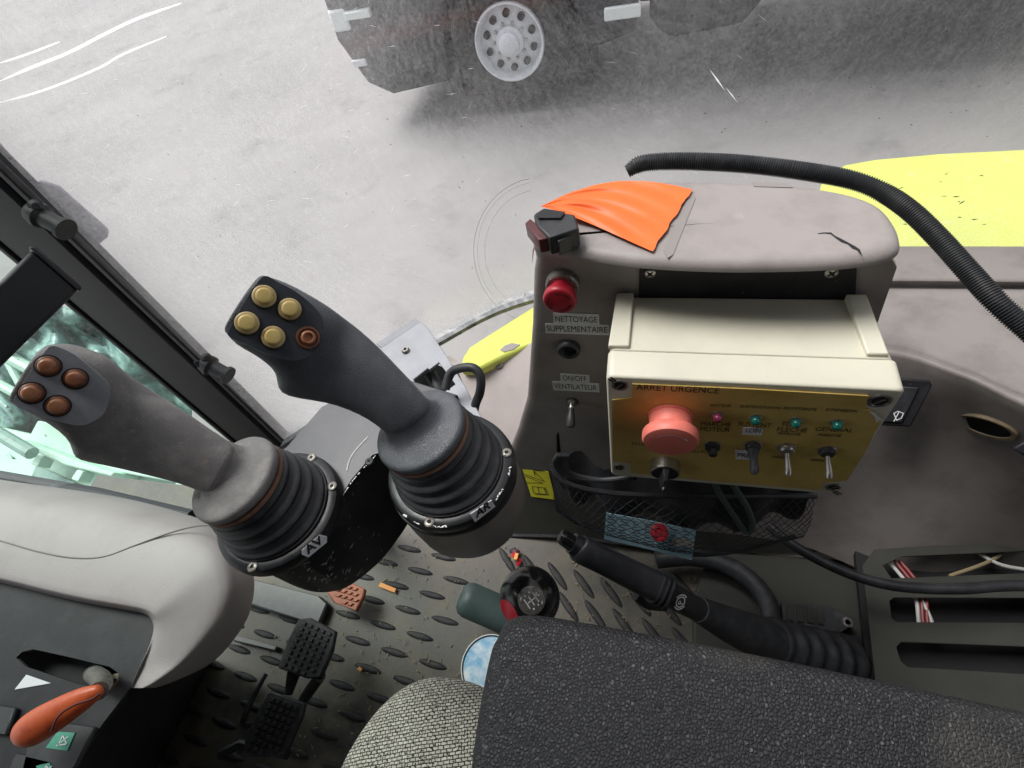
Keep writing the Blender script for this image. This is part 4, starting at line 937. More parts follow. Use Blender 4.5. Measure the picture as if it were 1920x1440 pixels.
    for s, poly, a, b in (('LOIN', [(1393, 801), (1432, 803), (1428, 816), (1391, 814)], (1398, 810.5), (1425, 812), ), ('PRES', [(1378, 843), (1416, 845), (1414, 862), (1379, 860)], (1382, 857), (1412, 859))):
        st = slab('paper_label', 'sticker', poly, g, .0004, gp, down=False, off=.0006)
        text('lettering', s, a, b, g, 8, 'ink', st, off=.0014)
    # corner screws
    for q, r in (((1162, 722), .0052), ((1649, 751), .0060), ((1161, 876), .0042), ((1562, 913), .0050)):
        c = ff.hit(*q)
        s = MB().lathe(c, ff.n, [(r*1.25, 0), (r*1.25, .0008), (r, .0011), (r*.9, .0003)], 28).build('corner_screw', 'screw', t, 40)
        MB().lathe(c, ff.n, [(r*.82, .0002), (r*.8, .0009), (r*.4, .0009), (.0001, .0004)], 20).build('head', 'hole', s)
        u = Vector((.7, 0, .7)); MB().box(c+ff.n*.0010, u*r*.7, Vector((-.7, 0, .7))*r*.12, ff.n*.0002).build('slot', 'screw', s)
    for q in ((1150, 713), (1570, 924)):
        c = ff.hit(*q); u = (ff.hit(q[0]+8, q[1]+5)-c).normalized(); v = ff.n.cross(u)
        for k in (-1, 1): MB().box(c+v*.0013*k+ff.n*.0002, u*.0042, v*.0006, ff.n*.0004).build('locking_slot', 'hole', t)
    # emergency mushroom
    c = ff.hit(1257, 778)
    e = MB().lathe(c, ff.n, [(.0178, 0), (.0178, .0035), (.0168, .004), (.0168, .014), (.015, .018)], 48).build('mushroom_button', 'redd', t, 40)
    rr = []; seg = 120; u = Vector((1, 0, 0)); v = Vector((0, 0, 1))
    for r, h, w_ in ((.0155, .014, 0), (.0200, .0165, .0), (.0215, .018, .0004), (.0217, .0235, .0004), (.0208, .0262, 0), (.018, .0272, 0), (.010, .0280, 0), (.0001, .0283, 0)):
        rr.append([c+ff.n*h+(u*math.cos(2*math.pi*j/seg)+v*math.sin(2*math.pi*j/seg))*(r+(w_ if j % 2 else -w_)) for j in range(seg)])
    MB().loft(rr).build('cap', 'redd', e, 50)
    mb = MB(); o = c+ff.n*.0279
    P_ = [o+(u*math.cos(a)+v*math.sin(a)*1.0)*.0135-ff.n*.0002 for a in [math.radians(140-10*k) for k in range(11)]]
    for a, b in zip(P_, P_[1:]):
        d = (b-a).normalized(); q = ff.n.cross(d)*.0003; mb.add([a-q, b-q, b+q, a+q], [(0, 1, 2, 3)])
    d = (P_[-1]-P_[-2]).normalized(); q = ff.n.cross(d)*.0018; mb.add([P_[-1]-q, P_[-1]+q, P_[-1]+d*.004], [(0, 1, 2)])
    mb.build('arrow', 'sticker', e)
    # selector
    c = ff.hit(1247, 866)
    s = MB().lathe(c, ff.n, [(.0135, 0), (.0138, .006), (.0135, .012), (.0120, .0125), (.0115, .010)], 40).build('selector_switch', 'steel', t, 40)
    MB().lathe(c+ff.n*.010, ff.n, [(.0115, 0), (.0112, .0022), (.0001, .0025)], 36).build('disc', 'black', s)
    dn = Vector((-.10, 0, -1)).normalized(); sdv = ff.n.cross(dn); o = c+ff.n*.012
    kn = MB().add([o-dn*.010+sdv*.003, o-dn*.010-sdv*.003, o+dn*.012-sdv*.005, o+dn*.012+sdv*.005, o-dn*.006+ff.n*.011+sdv*.0015, o-dn*.006+ff.n*.011-sdv*.0015, o+dn*.0135+ff.n*.010-sdv*.0018, o+dn*.0135+ff.n*.010+sdv*.0018],
        [(0, 1, 2, 3), (4, 5, 6, 7), (0, 1, 5, 4), (1, 2, 6, 5), (2, 3, 7, 6), (3, 0, 4, 7)]).build('pointer', 'black', s, bevel=.0006)
    MB().box(o+ff.n*.0112+dn*.010, dn*.002, sdv*.0006, ff.n*.0004).build('pointer_mark', 'white', s)
    # lamps
    for q, m in (((1345, 777), 'pink'), ((1416, 782), 'green'), ((1491, 787), 'green'), ((1568, 791), 'green')):
        c = ff.hit(q[0], q[1]-2)
        l = MB().lathe(c, ff.n, [(.0048, 0), (.0048, .0022), (.0040, .0028), (.0034, .0028)], 28).build('indicator_lamp', 'steel', t, 40)
        MB().lathe(c+ff.n*.002, ff.n, [(.0036, 0), (.0036, .0035), (.0026, .0052), (.0001, .0058)], 24).build('lens', m, l, 60)
    # push button
    c = ff.hit(1336, 832)
    b = MB().lathe(c, ff.n, [(.0078, 0), (.0078, .002), (.006, .0028)], 6).build('push_button', 'steel', t)
    MB().lathe(c+ff.n*.002, ff.n, [(.0062, 0), (.0062, .003), (.0045, .004), (.0036, .0042), (.0036, .009), (.003, .0098), (.0001, .0098)], 28).build('cap', 'black', b)
    # toggles
    for k, q in enumerate(((1411, 831), (1474, 836), (1550, 841))):
        c = ff.hit(*q); nm = 'toggle_switch'
        b = MB().lathe(c, ff.n, [(.0080, 0), (.0080, .0022), (.0062, .003)], 6).build(nm, 'steel', t)
        MB().lathe(c, ff.n, [(.0088, 0), (.0088, .0006), (.0080, .0008)], 30).build('washer', 'screw', b)
        MB().lathe(c+ff.n*.0022, ff.n, [(.0062, 0), (.0062, .0025), (.005, .004), (.003, .0042)], 28).build('bushing', 'black' if k != 1 else 'steel', b)
        dr = (ff.n+Vector((.10, 0, -.62))).normalized()
        if k == 0: MB().lathe(c+ff.n*.002, dr, [(.0058, 0), (.0048, .005), (.0033, .009), (.0031, .012), (.0037, .019), (.0036, .022), (.0022, .0242), (.0001, .0246)], 24).build('lever', 'rubber', b)
        else: MB().lathe(c+ff.n*.002, dr, [(.0016, 0), (.0018, .008), (.0028, .018), (.0030, .020), (.0024, .0224), (.0001, .0230)], 24).build('lever', 'steel', b)
    # torn paper corner
    slab('torn_flake', 'sticker', [(1640, 775), (1655, 789), (1650, 786), (1643, 793), (1640, 781), (1630, 772)], g, .0003, t, down=False, off=.0002)
control_box()
# ================================================================== RIGHT DASHBOARD
def dash():
    t = thing('side_dashboard', 'mauve grey moulded dashboard shelf at the right with wiper switch', 'dashboard', (.5, .5, .2))
    rows = [([(1250, 462), (1600, 462), (1760, 462), (1920, 462), (2300, 462)], .452), ([(1250, 520), (1600, 520), (1760, 520), (1920, 522), (2300, 526)], .452), ([(1250, 529), (1600, 529), (1760, 530), (1920, 531), (2300, 535)], .446), ([(1250, 538), (1600, 538), (1760, 539), (1920, 540), (2300, 545)], .436), ([(1250, 550), (1600, 550), (1760, 551), (1920, 553), (2300, 560)], .446),
            ([(1250, 590), (1600, 580), (1760, 590), (1920, 610), (2300, 660)], .452), ([(1250, 640), (1620, 625), (1790, 665), (1920, 715), (2300, 860)], .452), ([(1250, 665), (1620, 650), (1790, 692), (1920, 748), (2300, 905)], .445), ([(1250, 700), (1620, 685), (1790, 722), (1920, 780), (2300, 950)], .425),
            ([(1250, 850), (1600, 860), (1790, 880), (1920, 920), (2300, 1100)], .27), ([(1250, 990), (1490, 1020), (1700, 1098), (1920, 1094), (2300, 1200)], .06)]
    R = [smooth_pts([PZ(*p, z) for p in ps], 6) for ps, z in rows]
    cols = list(zip(*R)); C_ = [smooth_pts(list(c), 4) for c in cols]
    mb = MB().loft([list(r) for r in zip(*C_)], False, False, False); sh = mb.build('shell', 'dash', t, 180)
    # rubber bead along the foot
    P = smooth_pts([PZ(*p, .21) for p in [(1440, 985), (1490, 1024), (1560, 1062), (1630, 1088), (1700, 1101), (1800, 1104), (1920, 1098), (2200, 1110)]], 8)
    MB().tube(P, .0075, 14).build('edge_bead', 'black', t)
    face = pl3(PZ(1600, 860, .33), PZ(1920, 920, .33), PZ(1700, 1082, .215))
    f2 = pl3(PZ(1620, 685, .425), PZ(1790, 722, .425), PZ(1600, 860, .33))
    sw = slab('wiper_switch', 'panel', [(1650, 706), (1742, 712), (1746, 722), (1706, 799), (1640, 796)], f2, .006, t, down=False, off=.002, bevel=.002)
    r2 = slab('rocker', 'black', [(1655, 722), (1722, 726), (1690, 792), (1650, 790)], f2, .004, sw, down=False, off=.007, bevel=.0015)
    strokes('wiper_symbol', 'white', [[(1676, 775), (1684, 771), (1694, 775), (1690, 784), (1681, 788), (1676, 775)], [(1676, 790), (1686, 772)]], f2, 1.3, r2, off=.0116)
    c, n__ = on_surface(1850, 797, .0); f3 = Pl(c, n__)
    u = (f3.hit(1890, 808)-c).normalized(); 
    seg = 48; v = f3.n.cross(u)
    def el(a, b, h): return [c+u*math.cos(2*math.pi*k/seg)*a+v*math.sin(2*math.pi*k/seg)*b+f3.n*h for k in range(seg)]
    MB().loft([el(.034, .021, -.006), el(.034, .021, .004), el(.033, .020, .0052), el(.028, .0165, .0048), el(.027, .016, .003)], False, False).build('ring', 'brown', t)
    MB().loft([el(.0275, .0163, .0034), el(.026, .016, .0034)], True, True).build('ring_hole', 'hole', t)
    slab('vent_corner', 'panel', [(1893, 838), (1925, 818), (1990, 840), (1990, 870), (1925, 858)], f2, .01, t, down=False, off=.01, bevel=.002)
dash()
def side_step():
    t = thing('seat_base_panel', 'olive grey slotted side panel at the lower right with wires behind its slots', 'panel', PZ(1750, 1200, .1))
    p = plz(.14)
    slots = [[(1668, 1127), (1676, 1121), (1990, 1121), (1990, 1168), (1682, 1166), (1672, 1158)], [(1681, 1213), (1690, 1204), (1990, 1215), (1990, 1268), (1702, 1250), (1690, 1240)], [(1656, 1060), (1690, 1044), (1990, 1030), (1990, 1072), (1672, 1084)]]
    slab('slotted_plate', 'olive', [(1618, 1060), (1640, 1030), (2100, 1000), (2100, 1500), (1660, 1400), (1640, 1260)], p, .004, t, holes=slots, bevel=.001)
    slab('backing', 'hole', [(1600, 1000), (2100, 980), (2100, 1500), (1640, 1400)], plz(.09), .01, t)
    for q, m in ((((1664, 1050), (1712, 1110), (1722, 1160), (1722, 1190)), 'wirewhite'), (((1676, 1050), (1722, 1110), (1730, 1160), (1735, 1190)), 'wirered'), (((1686, 1050), (1732, 1110), (1738, 1160), (1742, 1190)), 'wirered'), (((1720, 1110), (1745, 1160), (1750, 1190)), 'wirewhite'), (((1890, 1030), (1850, 1055), (1780, 1080)), 'straw'), (((1830, 1034), (1880, 1060), (1960, 1072)), 'wirewhite')):
        MB().tube(smooth_pts([PZ(*a, .125) for a in q], 5), .0028, 8).build('wire', m, t)
    t2 = thing('side_sill', 'plain olive grey floor sill between round duct and slotted panel', 'sill', PZ(1500, 1150, .05))
    slab('panel', 'olive', [(1330, 1035), (1480, 1000), (1640, 1060), (1640, 1250), (1680, 1420), (1300, 1420), (1300, 1120)], plz(.02), .03, t2, bevel=.004)
    r = thing('round_duct', 'thick black rubber ring half hidden on the floor behind the parking brake lever', 'rubber ring', PZ(1380, 1150, .03))
    P = smooth_pts([PZ(*a, .05) for a in [(1230, 1050), (1290, 1045), (1350, 1055), (1400, 1082), (1434, 1120), (1448, 1165), (1450, 1200), (1430, 1260)]], 8)
    MB().tube(P, .016, 14).build('tube', 'rubber', r)
    b = thing('rubber_buckle', 'dark ribbed rubber strap with one eyelet lying on the olive sill', 'strap', PZ(1530, 1155, .04))
    q = plz(.05)
    s = slab('strap', 'rubber', [(1466, 1131), (1555, 1137), (1574, 1146), (1598, 1160), (1600, 1172), (1576, 1186), (1540, 1181), (1468, 1168)], q, .018, b, bevel=.004)
    for k in range(4): slab('rib', 'olive', [(1474+k*19, 1134+k*1.2), (1486+k*19, 1135+k*1.2), (1488+k*19, 1166+k*2.5), (1475+k*19, 1163+k*2.5)], q, .003, b, down=False, bevel=.001)
    MB().lathe(q.hit(1589, 1167), (0, 0, 1), [(.008, 0), (.008, .002), (.004, .002), (.0035, 0)], 24).build('eyelet', 'steel', b)
side_step()
# ================================================================== NET POCKET
def net():
    t = thing('net_pocket', 'sagging black net pocket hanging below the pod with folded papers inside', 'net pocket', PZ(1250, 950, .35))
    T = [(1035, 870), (1060, 905), (1150, 925), (1300, 930), (1440, 930), (1530, 930)]; Bm = [(1052, 962), (1100, 985), (1180, 1012), (1290, 1040), (1400, 1030), (1490, 1005)]
    n0, n1 = 64, 22; tp = smooth_pts([PD(*p, .60) for p in T], 8); bt = smooth_pts([PD(*p, .66) for p in Bm], 8)
    def g(u, v):
        i = min(int(u*(len(tp)-1)), len(tp)-2); f = u*(len(tp)-1)-i
        a = tp[i].lerp(tp[i+1], f); b = bt[i].lerp(bt[i+1], f); p = a.lerp(b, v); return p+Vector((0, -.02*math.sin(math.pi*v), .0))
    mb = MB(); random.seed(3)
    jit = {}
    def gj(i, j):
        k = (i, j)
        if k not in jit: jit[k] = g(min(max((i+random.uniform(-.3, .3))/n0, 0), 1), min(max((j+random.uniform(-.3, .3))/n1, 0), 1))
        return jit[k]
    for i in range(n0+1):
        for j in range(n1+1):
            if (i+j) % 2: continue
            for di in (-1, 1):
                if 0 <= i+di <= n0 and j+1 <= n1: mb.tube([gj(i, j), gj(i+di, j+1)], .00045, 4, False)
    mb.build('mesh', 'rubber', t, 180)
    MB().tube([g(k/40, 0) for k in range(41)], .0035, 8).build('rim_cord', 'black', t)
    MB().tube([g(k/40, 1)+Vector((0, 0, .001*math.sin(k*2.1))) for k in range(41)], .0028, 8).build('bottom_cord', 'rubber', t)
    # backing pouch
    MB().loft([[g(k/30, v)+Vector((0, .035+.01*math.sin(k), -.005)) for k in range(31)] for v in (-.05, .25, .5, .75, .97)], False, False, False).build('pouch', 'black', t, 180)
    p = thing('paper_sheet', 'light blue printed paper strip sticking out below the net pocket', 'paper', PD(1210, 1010, .68))
    pp = pl3(PD(1135, 965, .632), PD(1300, 1050, .650), PD(1133, 1012, .645))
    sh = slab('sheet', 'papers', [(1137, 962), (1212, 975), (1305, 995), (1297, 1050), (1200, 1026), (1133, 1011)], pp, .001, p)
    mb = MB(); random.seed(5)
    for i in range(7):
        for j in range(8):
            u = i/7+.02; v = j/9+.08; L_ = random.uniform(.05, .10)
            def q(u, v): return pp.hit(1137+u*164+(-4)*v, 963+u*33+v*(46), .0004)
            a, b = q(u, v), q(u+L_, v); d = q(u, v+.05)-a; mb.add([a, b, b+d*.6, a+d*.6], [(0, 1, 2, 3)])
    mb.build('print', 'tube', sh)
    k = thing('red_fob', 'round red plastic fob caught in the net over the blue paper', 'key fob', PD(1240, 1000, .65))
    c = PD(1236, 998, .622); MB().lathe(c, (C0-c), [(.008, -.005), (.0108, -.003), (.0108, .002), (.008, .004), (.005, .004), (.004, .002)], 28).build('ring', 'red', k)
    k = thing('metal_clip', 'small steel clip beside the red fob in the net', 'clip', PD(1275, 1016, .65))
    pc = Pl(PD(1275, 1018, .63), -ray(1275, 1018)); slab('plate', 'steel', [(1262, 1008), (1300, 1014), (1300, 1028), (1258, 1022)], pc, .004, k, bevel=.001)
    k = thing('cable_loop', 'dark grey cable loop hanging in the shade under the control box', 'cable', PD(1380, 940, .55))
    MB().tube(smooth_pts([PD(1335, 895, .50), PD(1352, 930, .53), (PD(1378, 970, .57)), PD(1400, 998, .58), PD(1412, 985, .57), PD(1400, 950, .54), PD(1372, 905, .5)], 8), .0032, 10).build('cable', 'tube', k)
    k = thing('cable_bundle', 'black cable bundle drooping from the pod to the net pocket corner', 'cable', PD(1060, 870, .5))
    for dx in (0, 7, 15):
        MB().tube(smooth_pts([PD(1048+dx, 852, .54), PD(1040+dx, 868, .55), PD(1060+dx, 890, .56), PD(1120+dx, 900, .56), PD(1180+dx, 895, .55)], 8), .0028, 10).build('cable', 'rubber', k)
    w_ = thing('warning_sticker', 'yellow warning sticker with triangle and manual symbols on the trim', 'sticker', TB.hit(1010, 910))
    s = slab('sticker', 'warn', [(980, 881), (1028, 884), (1041, 937), (996, 931)], TB, .0006, w_, down=False, off=.0015) if False else slab('sticker', 'warn', [(980, 881), (1028, 884), (1041, 937), (996, 931)], TB, .0006, w_, off=.006)
    strokes('symbols', 'ink', [[(983, 889), (1021, 903), (1000, 883), (1021, 903)], [(985, 893), (1018, 906), (983, 905)], [(1001, 884), (1003, 892)], [(998, 912), (1020, 915), (1024, 927), (1000, 924), (998, 912)], [(1008, 913), (1011, 925)], [(1022, 914), (1028, 928), (1004, 927)], [(1000, 882), (1022, 884)]], TB, 1.3, s, off=.0066)
net()
# ================================================================== LEVERS
def handbrake():
    t = thing('parking_brake_lever', 'black parking brake lever with push button end and ribbed boot', 'brake lever', PD(1500, 1250, .8))
    def L(K, nm, m, sq=1.0, seg=24, flat=1.0, sm=8, smooth=60):
        Ps = smooth_pts([PD(x, y, d) for x, y, d, r in K], sm); rs = smooth_pts([Vector((r, 0, 0)) for *_, r in K], sm); rings = []
        for i, p in enumerate(Ps):
            ax = (Ps[min(i+1, len(Ps)-1)]-Ps[max(i-1, 0)]).normalized(); e2 = (C0-p).normalized(); e2 = (e2-e2.dot(ax)*ax).normalized(); e1 = ax.cross(e2); r = max(rs[i].x, .0002)
            rings.append([p+e1*math.copysign(abs(math.cos(a))**sq, math.cos(a))*r+e2*math.copysign(abs(math.sin(a))**sq, math.sin(a))*r*flat for a in [2*math.pi*k/seg for k in range(seg)]])
        return MB().loft(rings).build(nm, m, t, smooth)
    L([(1050, 1004, .60, .007), (1058, 1009, .60, .0095), (1070, 1017, .60, .0095), (1078, 1022, .60, .0095)], 'push_button', 'blackgloss', sm=3)
    L([(1072, 1018, .60, .0125), (1092, 1030, .602, .0125)], 'neck', 'black', sm=2)
    L([(1083, 1026, .602, .0125), (1090, 1030, .603, .0165), (1130, 1050, .61, .0165), (1200, 1085, .63, .0180), (1238, 1102, .64, .019)], 'grip', 'black', sq=.62)
    for k in range(3): L([(1226+k*9, 1098+k*5, .638, .0205), (1230+k*9, 1100+k*5, .638, .0205)], 'collar', 'black', sq=.62, sm=1)
    L([(1195, 1112, .66, .010), (1215, 1125, .66, .011), (1245, 1134, .67, .008)], 'ratchet', 'black', sq=.6)
    sh = L([(1245, 1108, .645, .016), (1280, 1128, .66, .0155), (1312, 1144, .68, .0155)], 'shaft', 'black')
    L([(1308, 1142, .675, .0165), (1330, 1153, .69, .019), (1370, 1172, .71, .024), (1430, 1198, .74, .030), (1450, 1206, .75, .030)], 'boot_top', 'rubber')
    K = []; 
    N = 60
    for i in range(N+1):
        s = i/N; K.append((1440+s*185, 1202+s*52, .75+.07*s, .032+.010*s+.0028*math.sin(s*2*math.pi*7)))
    L(K, 'bellows', 'rubber', sm=2, smooth=180, seg=32)
    c = PD(1276, 1128, .658); c, n__ = on_surface(1276, 1129, .0012); q = Pl(c, n__)
    u = (q.hit(1279, 1115)-q.hit(1273, 1140)).normalized(); v = q.n.cross(u)  # reading direction runs across the shaft
    mb = MB(); o = q.hit(1276, 1129)
    def arc(r, a0, a1, w_=.0007, n=24):
        A = [o+(u*math.cos(math.radians(a0+(a1-a0)*k/n))+v*math.sin(math.radians(a0+(a1-a0)*k/n)))*(r-w_) for k in range(n+1)]
        B = [o+(u*math.cos(math.radians(a0+(a1-a0)*k/n))+v*math.sin(math.radians(a0+(a1-a0)*k/n)))*(r+w_) for k in range(n+1)]
        mb.loft([A, B], False, False, False)
    arc(.0066, 0, 360); arc(.0095, -55, 55); arc(.0095, 125, 235)
    mb.build('park_symbol', 'white', sh)
    a = o-u*.0022-v*.0036; b = o+u*.0024-v*.0036
    cu = bpy.data.curves.new('letter', 'FONT'); cu.body = 'P'; to = bpy.data.objects.new('letter', cu); COL.objects.link(to); dg = bpy.context.evaluated_depsgraph_get(); dg.update()
    me = bpy.data.meshes.new_from_object(to.evaluated_get(dg)); bpy.data.objects.remove(to); po = parent_loc(sh)
    for vt in me.vertices: vt.co = o+u*(vt.co.x-.33)*.0105+v*(vt.co.y-.35)*.0105+q.n*.0002-po
    me.materials.clear(); me.materials.append(MT['white']); ob = bpy.data.objects.new('lettering', me); COL.objects.link(ob); ob.parent = sh
handbrake()
def gear_knob():
    c = PD(993, 1120, .50)
    t = thing('gear_knob', 'round black gear knob with red wedge and shift pattern disc on top', 'gear knob', c)
    R = .0295; mb = MB(); up = (Vector((.06, -.02, 1))).normalized()
    prof = [(R*math.sin(a), -R*math.cos(a)) for a in [math.pi*k/24 for k in range(1, 22)]]
    zt = prof[-1]; prof += [(.0001, zt[1])]
    MB().lathe(c, up, prof, 48).build('ball', 'blackgloss', t, 50)
    dsc = Pl(c+up*(zt[1]+.0003), up); o = dsc.p
    tdir = (C0-c).normalized(); td = (tdir*.9+Vector((.10, -.12, .12))).normalized()
    dc = c+td*R*.955; r_ = .0125
    MB().lathe(dc-td*.001, td, [(r_, 0), (r_, .0019), (r_*.92, .0023), (.0001, .0024)], 40).build('disc', 'screw', t)
    q = Pl(dc+td*.0017, td); u = (q.hit(1015, 1130)-q.hit(1000, 1142)).normalized(); v = td.cross(u)
    mb = MB()
    def ln(a, b, w_=.0005):
        A, B = dc+u*a[0]+v*a[1]+td*.0016, dc+u*b[0]+v*b[1]+td*.0016; d = (B-A).normalized(); s = td.cross(d)*w_; mb.add([A-s, B-s, B+s, A+s], [(0, 1, 2, 3)])
    k = .001
    for x in (-5, 0, 5): ln((x*k, -5*k), (x*k, 5*k))
    ln((-5*k, 0), (5*k, 0)); ln((5*k, 0), (8*k, 3*k)); ln((-8*k, 6*k), (-6*k, 8*k)); ln((6*k, -8*k), (8*k, -6*k))
    for (x, y) in ((-2.5, 6.5), (2.5, 7), (-2.5, -7), (3, -6.5), (8, 0)): ln((x*k-.0007, y*k), (x*k+.0007, y*k), .0008)
    mb.build('shift_pattern', 'white', t)
    # red wedge on the left side
    a = (PD(952, 1150, .50)-c).normalized(); a = (a+(C0-c).normalized()*.75).normalized(); mb = MB()
    uu = a.orthogonal().normalized(); vv = a.cross(uu); rr = []
    for ang in (2, 10, 18, 26): rr.append([c+(a*math.cos(math.radians(ang))+(uu*math.cos(2*math.pi*j/28)+vv*math.sin(2*math.pi*j/28))*math.sin(math.radians(ang)))*(R+.0004) for j in range(28)])
    mb.loft(rr, True, False).build('red_wedge', 'red', t, 180)
    MB().tube([c-up*R*.9, PZ(1010, 1160, .3), PZ(1015, 1180, .05)], .009, 16).build('rod', 'black', t)
    b = thing('grey_bottle', 'grey green plastic bottle lying behind the gear knob', 'bottle', PD(900, 1125, .85))
    ax = (PD(960, 1160, .93)-PD(880, 1125, .93)).normalized(); o = PD(868, 1120, .93)
    MB().lathe(o, ax, [(.0001, -.006), (.020, -.005), (.028, .002), (.031, .012), (.031, .20), (.026, .21), (.0001, .21)], 40).build('body', 'tube', b, 50)
gear_knob()
def pedal(nm, lab, pad, z, m, grid, rods, padz=.012):
    t = thing(nm, lab, 'pedal', PZ(*pad[0], z), 'studded foot pedals')
    p = plz(z) if not isinstance(z, Pl) else z
    pd = [p.hit(*q) for q in pad]; mb = MB().prism(pd, p.n*-padz); pdo = mb.build('pad', m, t, bevel=.0025)
    mb = MB(); (o, ux, uy, nx, ny, sz) = grid
    O = p.hit(*o); U = (p.hit(*ux)-O)/nx; V = (p.hit(*uy)-O)/ny
    from mathutils.geometry import intersect_point_line
    def inside(q):
        x, y = q.x, q.y; c = False; n = len(pd)
        for i in range(n):
            a, b = pd[i], pd[i-1]
            if (a.y > y) != (b.y > y) and x < (b.x-a.x)*(y-a.y)/(b.y-a.y)+a.x: c = not c
        return c
    for i in range(-2, nx+3):
        for j in range(-2, ny+3):
            c = O+U*i+V*j; h = .32
            if all(inside(c+U*a*h*1.5+V*b*h*1.5) for a in (-1, 1) for b in (-1, 1)):
                b4 = [c+U*a*h+V*b*h for a, b in ((-1, -1), (1, -1), (1, 1), (-1, 1))]; t4 = [c+U*a*h*.75+V*b*h*.75+p.n*sz for a, b in ((-1, -1), (1, -1), (1, 1), (-1, 1))]
                mb.loft([b4, t4], False, True)
    mb.build('studs', m, t)
    for r in rods: MB().tube([PZ(x, y, zz) for x, y, zz in r[0]], r[1], 10).build('arm', 'black', t)
pedal('pedal', 'black studded brake pedal, upper one of the two joined pedals', [(559, 1161), (582, 1158), (629, 1183), (622, 1219), (601, 1269), (572, 1271), (520, 1252), (539, 1200)], .13, 'pedal', ((566, 1180), (613, 1200), (534, 1246), 4, 6, .004), [([(600, 1268, .12), (570, 1310, .05)], .010), ([(545, 1260, .12), (540, 1300, .10)], .006)])
pedal('pedal', 'black studded clutch pedal, lower one of the two joined pedals', [(499, 1301), (509, 1296), (571, 1318), (565, 1342), (531, 1420), (456, 1420), (458, 1385)], .13, 'pedal', ((512, 1312), (556, 1328), (470, 1400), 4, 7, .004), [([(540, 1300, .10), (555, 1262, .11)], .008)])
pedal('pedal', 'rusty orange studded throttle pedal peeking from under the black control arm', [(612, 1110), (640, 1090), (662, 1094), (684, 1104), (681, 1118), (668, 1145), (625, 1129)], .06, 'rust', ((625, 1114), (668, 1126), (655, 1092), 4, 3, .004), [])
pr = thing('pedal_rod', 'thin black bent rod standing left of the pedals', 'rod', PZ(480, 1350, 0))
MB().tube(smooth_pts([PZ(498, 1263, .10), PZ(478, 1300, .10), PZ(455, 1355, .10), (PZ(472, 1358, .08))], 4), .005, 10).build('rod', 'black', pr)
MB().tube([PZ(410, 1415, .08), PZ(450, 1395, .07), PZ(540, 1415, .06)], .008, 10).build('cross_bar', 'black', pr)
fr = thing('footrest', 'low black rubber footrest plate on the floor beside the grey cowl', 'footrest', PZ(540, 1120, 0))
slab('plate', 'black', [(470, 1085), (600, 1118), (615, 1132), (600, 1168), (585, 1172), (440, 1125)], plz(.022), .018, fr, bevel=.004)
slab('rail', 'black', [(440, 1190), (520, 1212), (516, 1222), (436, 1202)], plz(.02), .018, fr, bevel=.003)
def cup():
    c = PZ(925, 1255, .20)
    t = thing('plastic_cup', 'white plastic cup with blue print between the seat and black armrest', 'cup', Vector((c.x, c.y, .12)))
    MB().lathe((c.x, c.y, .10), (0, 0, 1), [(.036, 0), (.042, .10), (.0435, .125), (.0425, .125), (.040, .09), (.0001, .07)], 48).build('body', 'can', t, 60)
    MB().lathe((c.x, c.y, .221), (0, 0, 1), [(.0405, 0), (.0405, .001), (.0001, .0015)], 48).build('lid', 'blue', t, 60)
    rr = [[Vector((c.x, c.y, z))+Vector((math.cos(a), math.sin(a), 0))*r for a in [math.radians(95+k*8) for k in range(20)]] for z, r in ((.125, .0388), (.20, .0427))]
    MB().loft(rr, False, False, False).build('print', 'blue', t, 180)
cup()
# small bits on the floor
def debris():
    mb = MB(); random.seed(11)
    for k in range(420):
        px, py = random.uniform(500, 960), random.uniform(1000, 1420)
        if random.random() < .3: px, py = random.uniform(1060, 1460), random.uniform(1050, 1200)
        c = PZ(px, py, .0055 if random.random() < .5 else .002); L_ = random.uniform(.0008, .0035)*(2.2 if random.random() < .12 else 1); a = random.uniform(0, 6.28); u = Vector((math.cos(a), math.sin(a), random.uniform(-.1, .1)))*L_; v = Vector((-math.sin(a), math.cos(a), 0))*random.uniform(.0004, .001)
        mb.box(c, u, v, Vector((0, 0, .0005)))
    tag(mb.build('floor_debris', 'straw'), kind='stuff', label='dry straw bits and grit scattered over the cab floor', cat='debris')
    for (a, b, w_, lb) in (((712, 1096), (742, 1108), .0045, 'orange wood splinter on the floor near the rusty pedal'), ((672, 1252), (678, 1258), .003, 'tiny orange wood chip on the floor below the splinter')):
        A, B = PZ(*a, .007), PZ(*b, .007); u = (B-A)/2; v = Vector((-u.y, u.x, 0)).normalized()*w_
        tag(MB().box((A+B)/2, u, v, Vector((0, 0, .002))).build('wood_splinter', 'wood', None, bevel=.0008), lb, 'wood chip', 'orange wood chips on the floor')
    c = PZ(968, 1043, .01)
    t = thing('scrap_wrapper', 'small crumpled red and yellow scrap on the floor by the trim', 'litter', c)
    for k in range(7):
        d = Vector((random.uniform(-.012, .012), random.uniform(-.02, .012), random.uniform(0, .006))); a = random.uniform(0, 6.28)
        MB().box(c+d, Vector((math.cos(a), math.sin(a), .2))*.007, Vector((-math.sin(a), math.cos(a), .3))*.004, Vector((0, 0, .001))).build('flake', ['red', 'reddk', 'straw', 'wood', 'black'][k % 5], t, bevel=.0004)
debris()
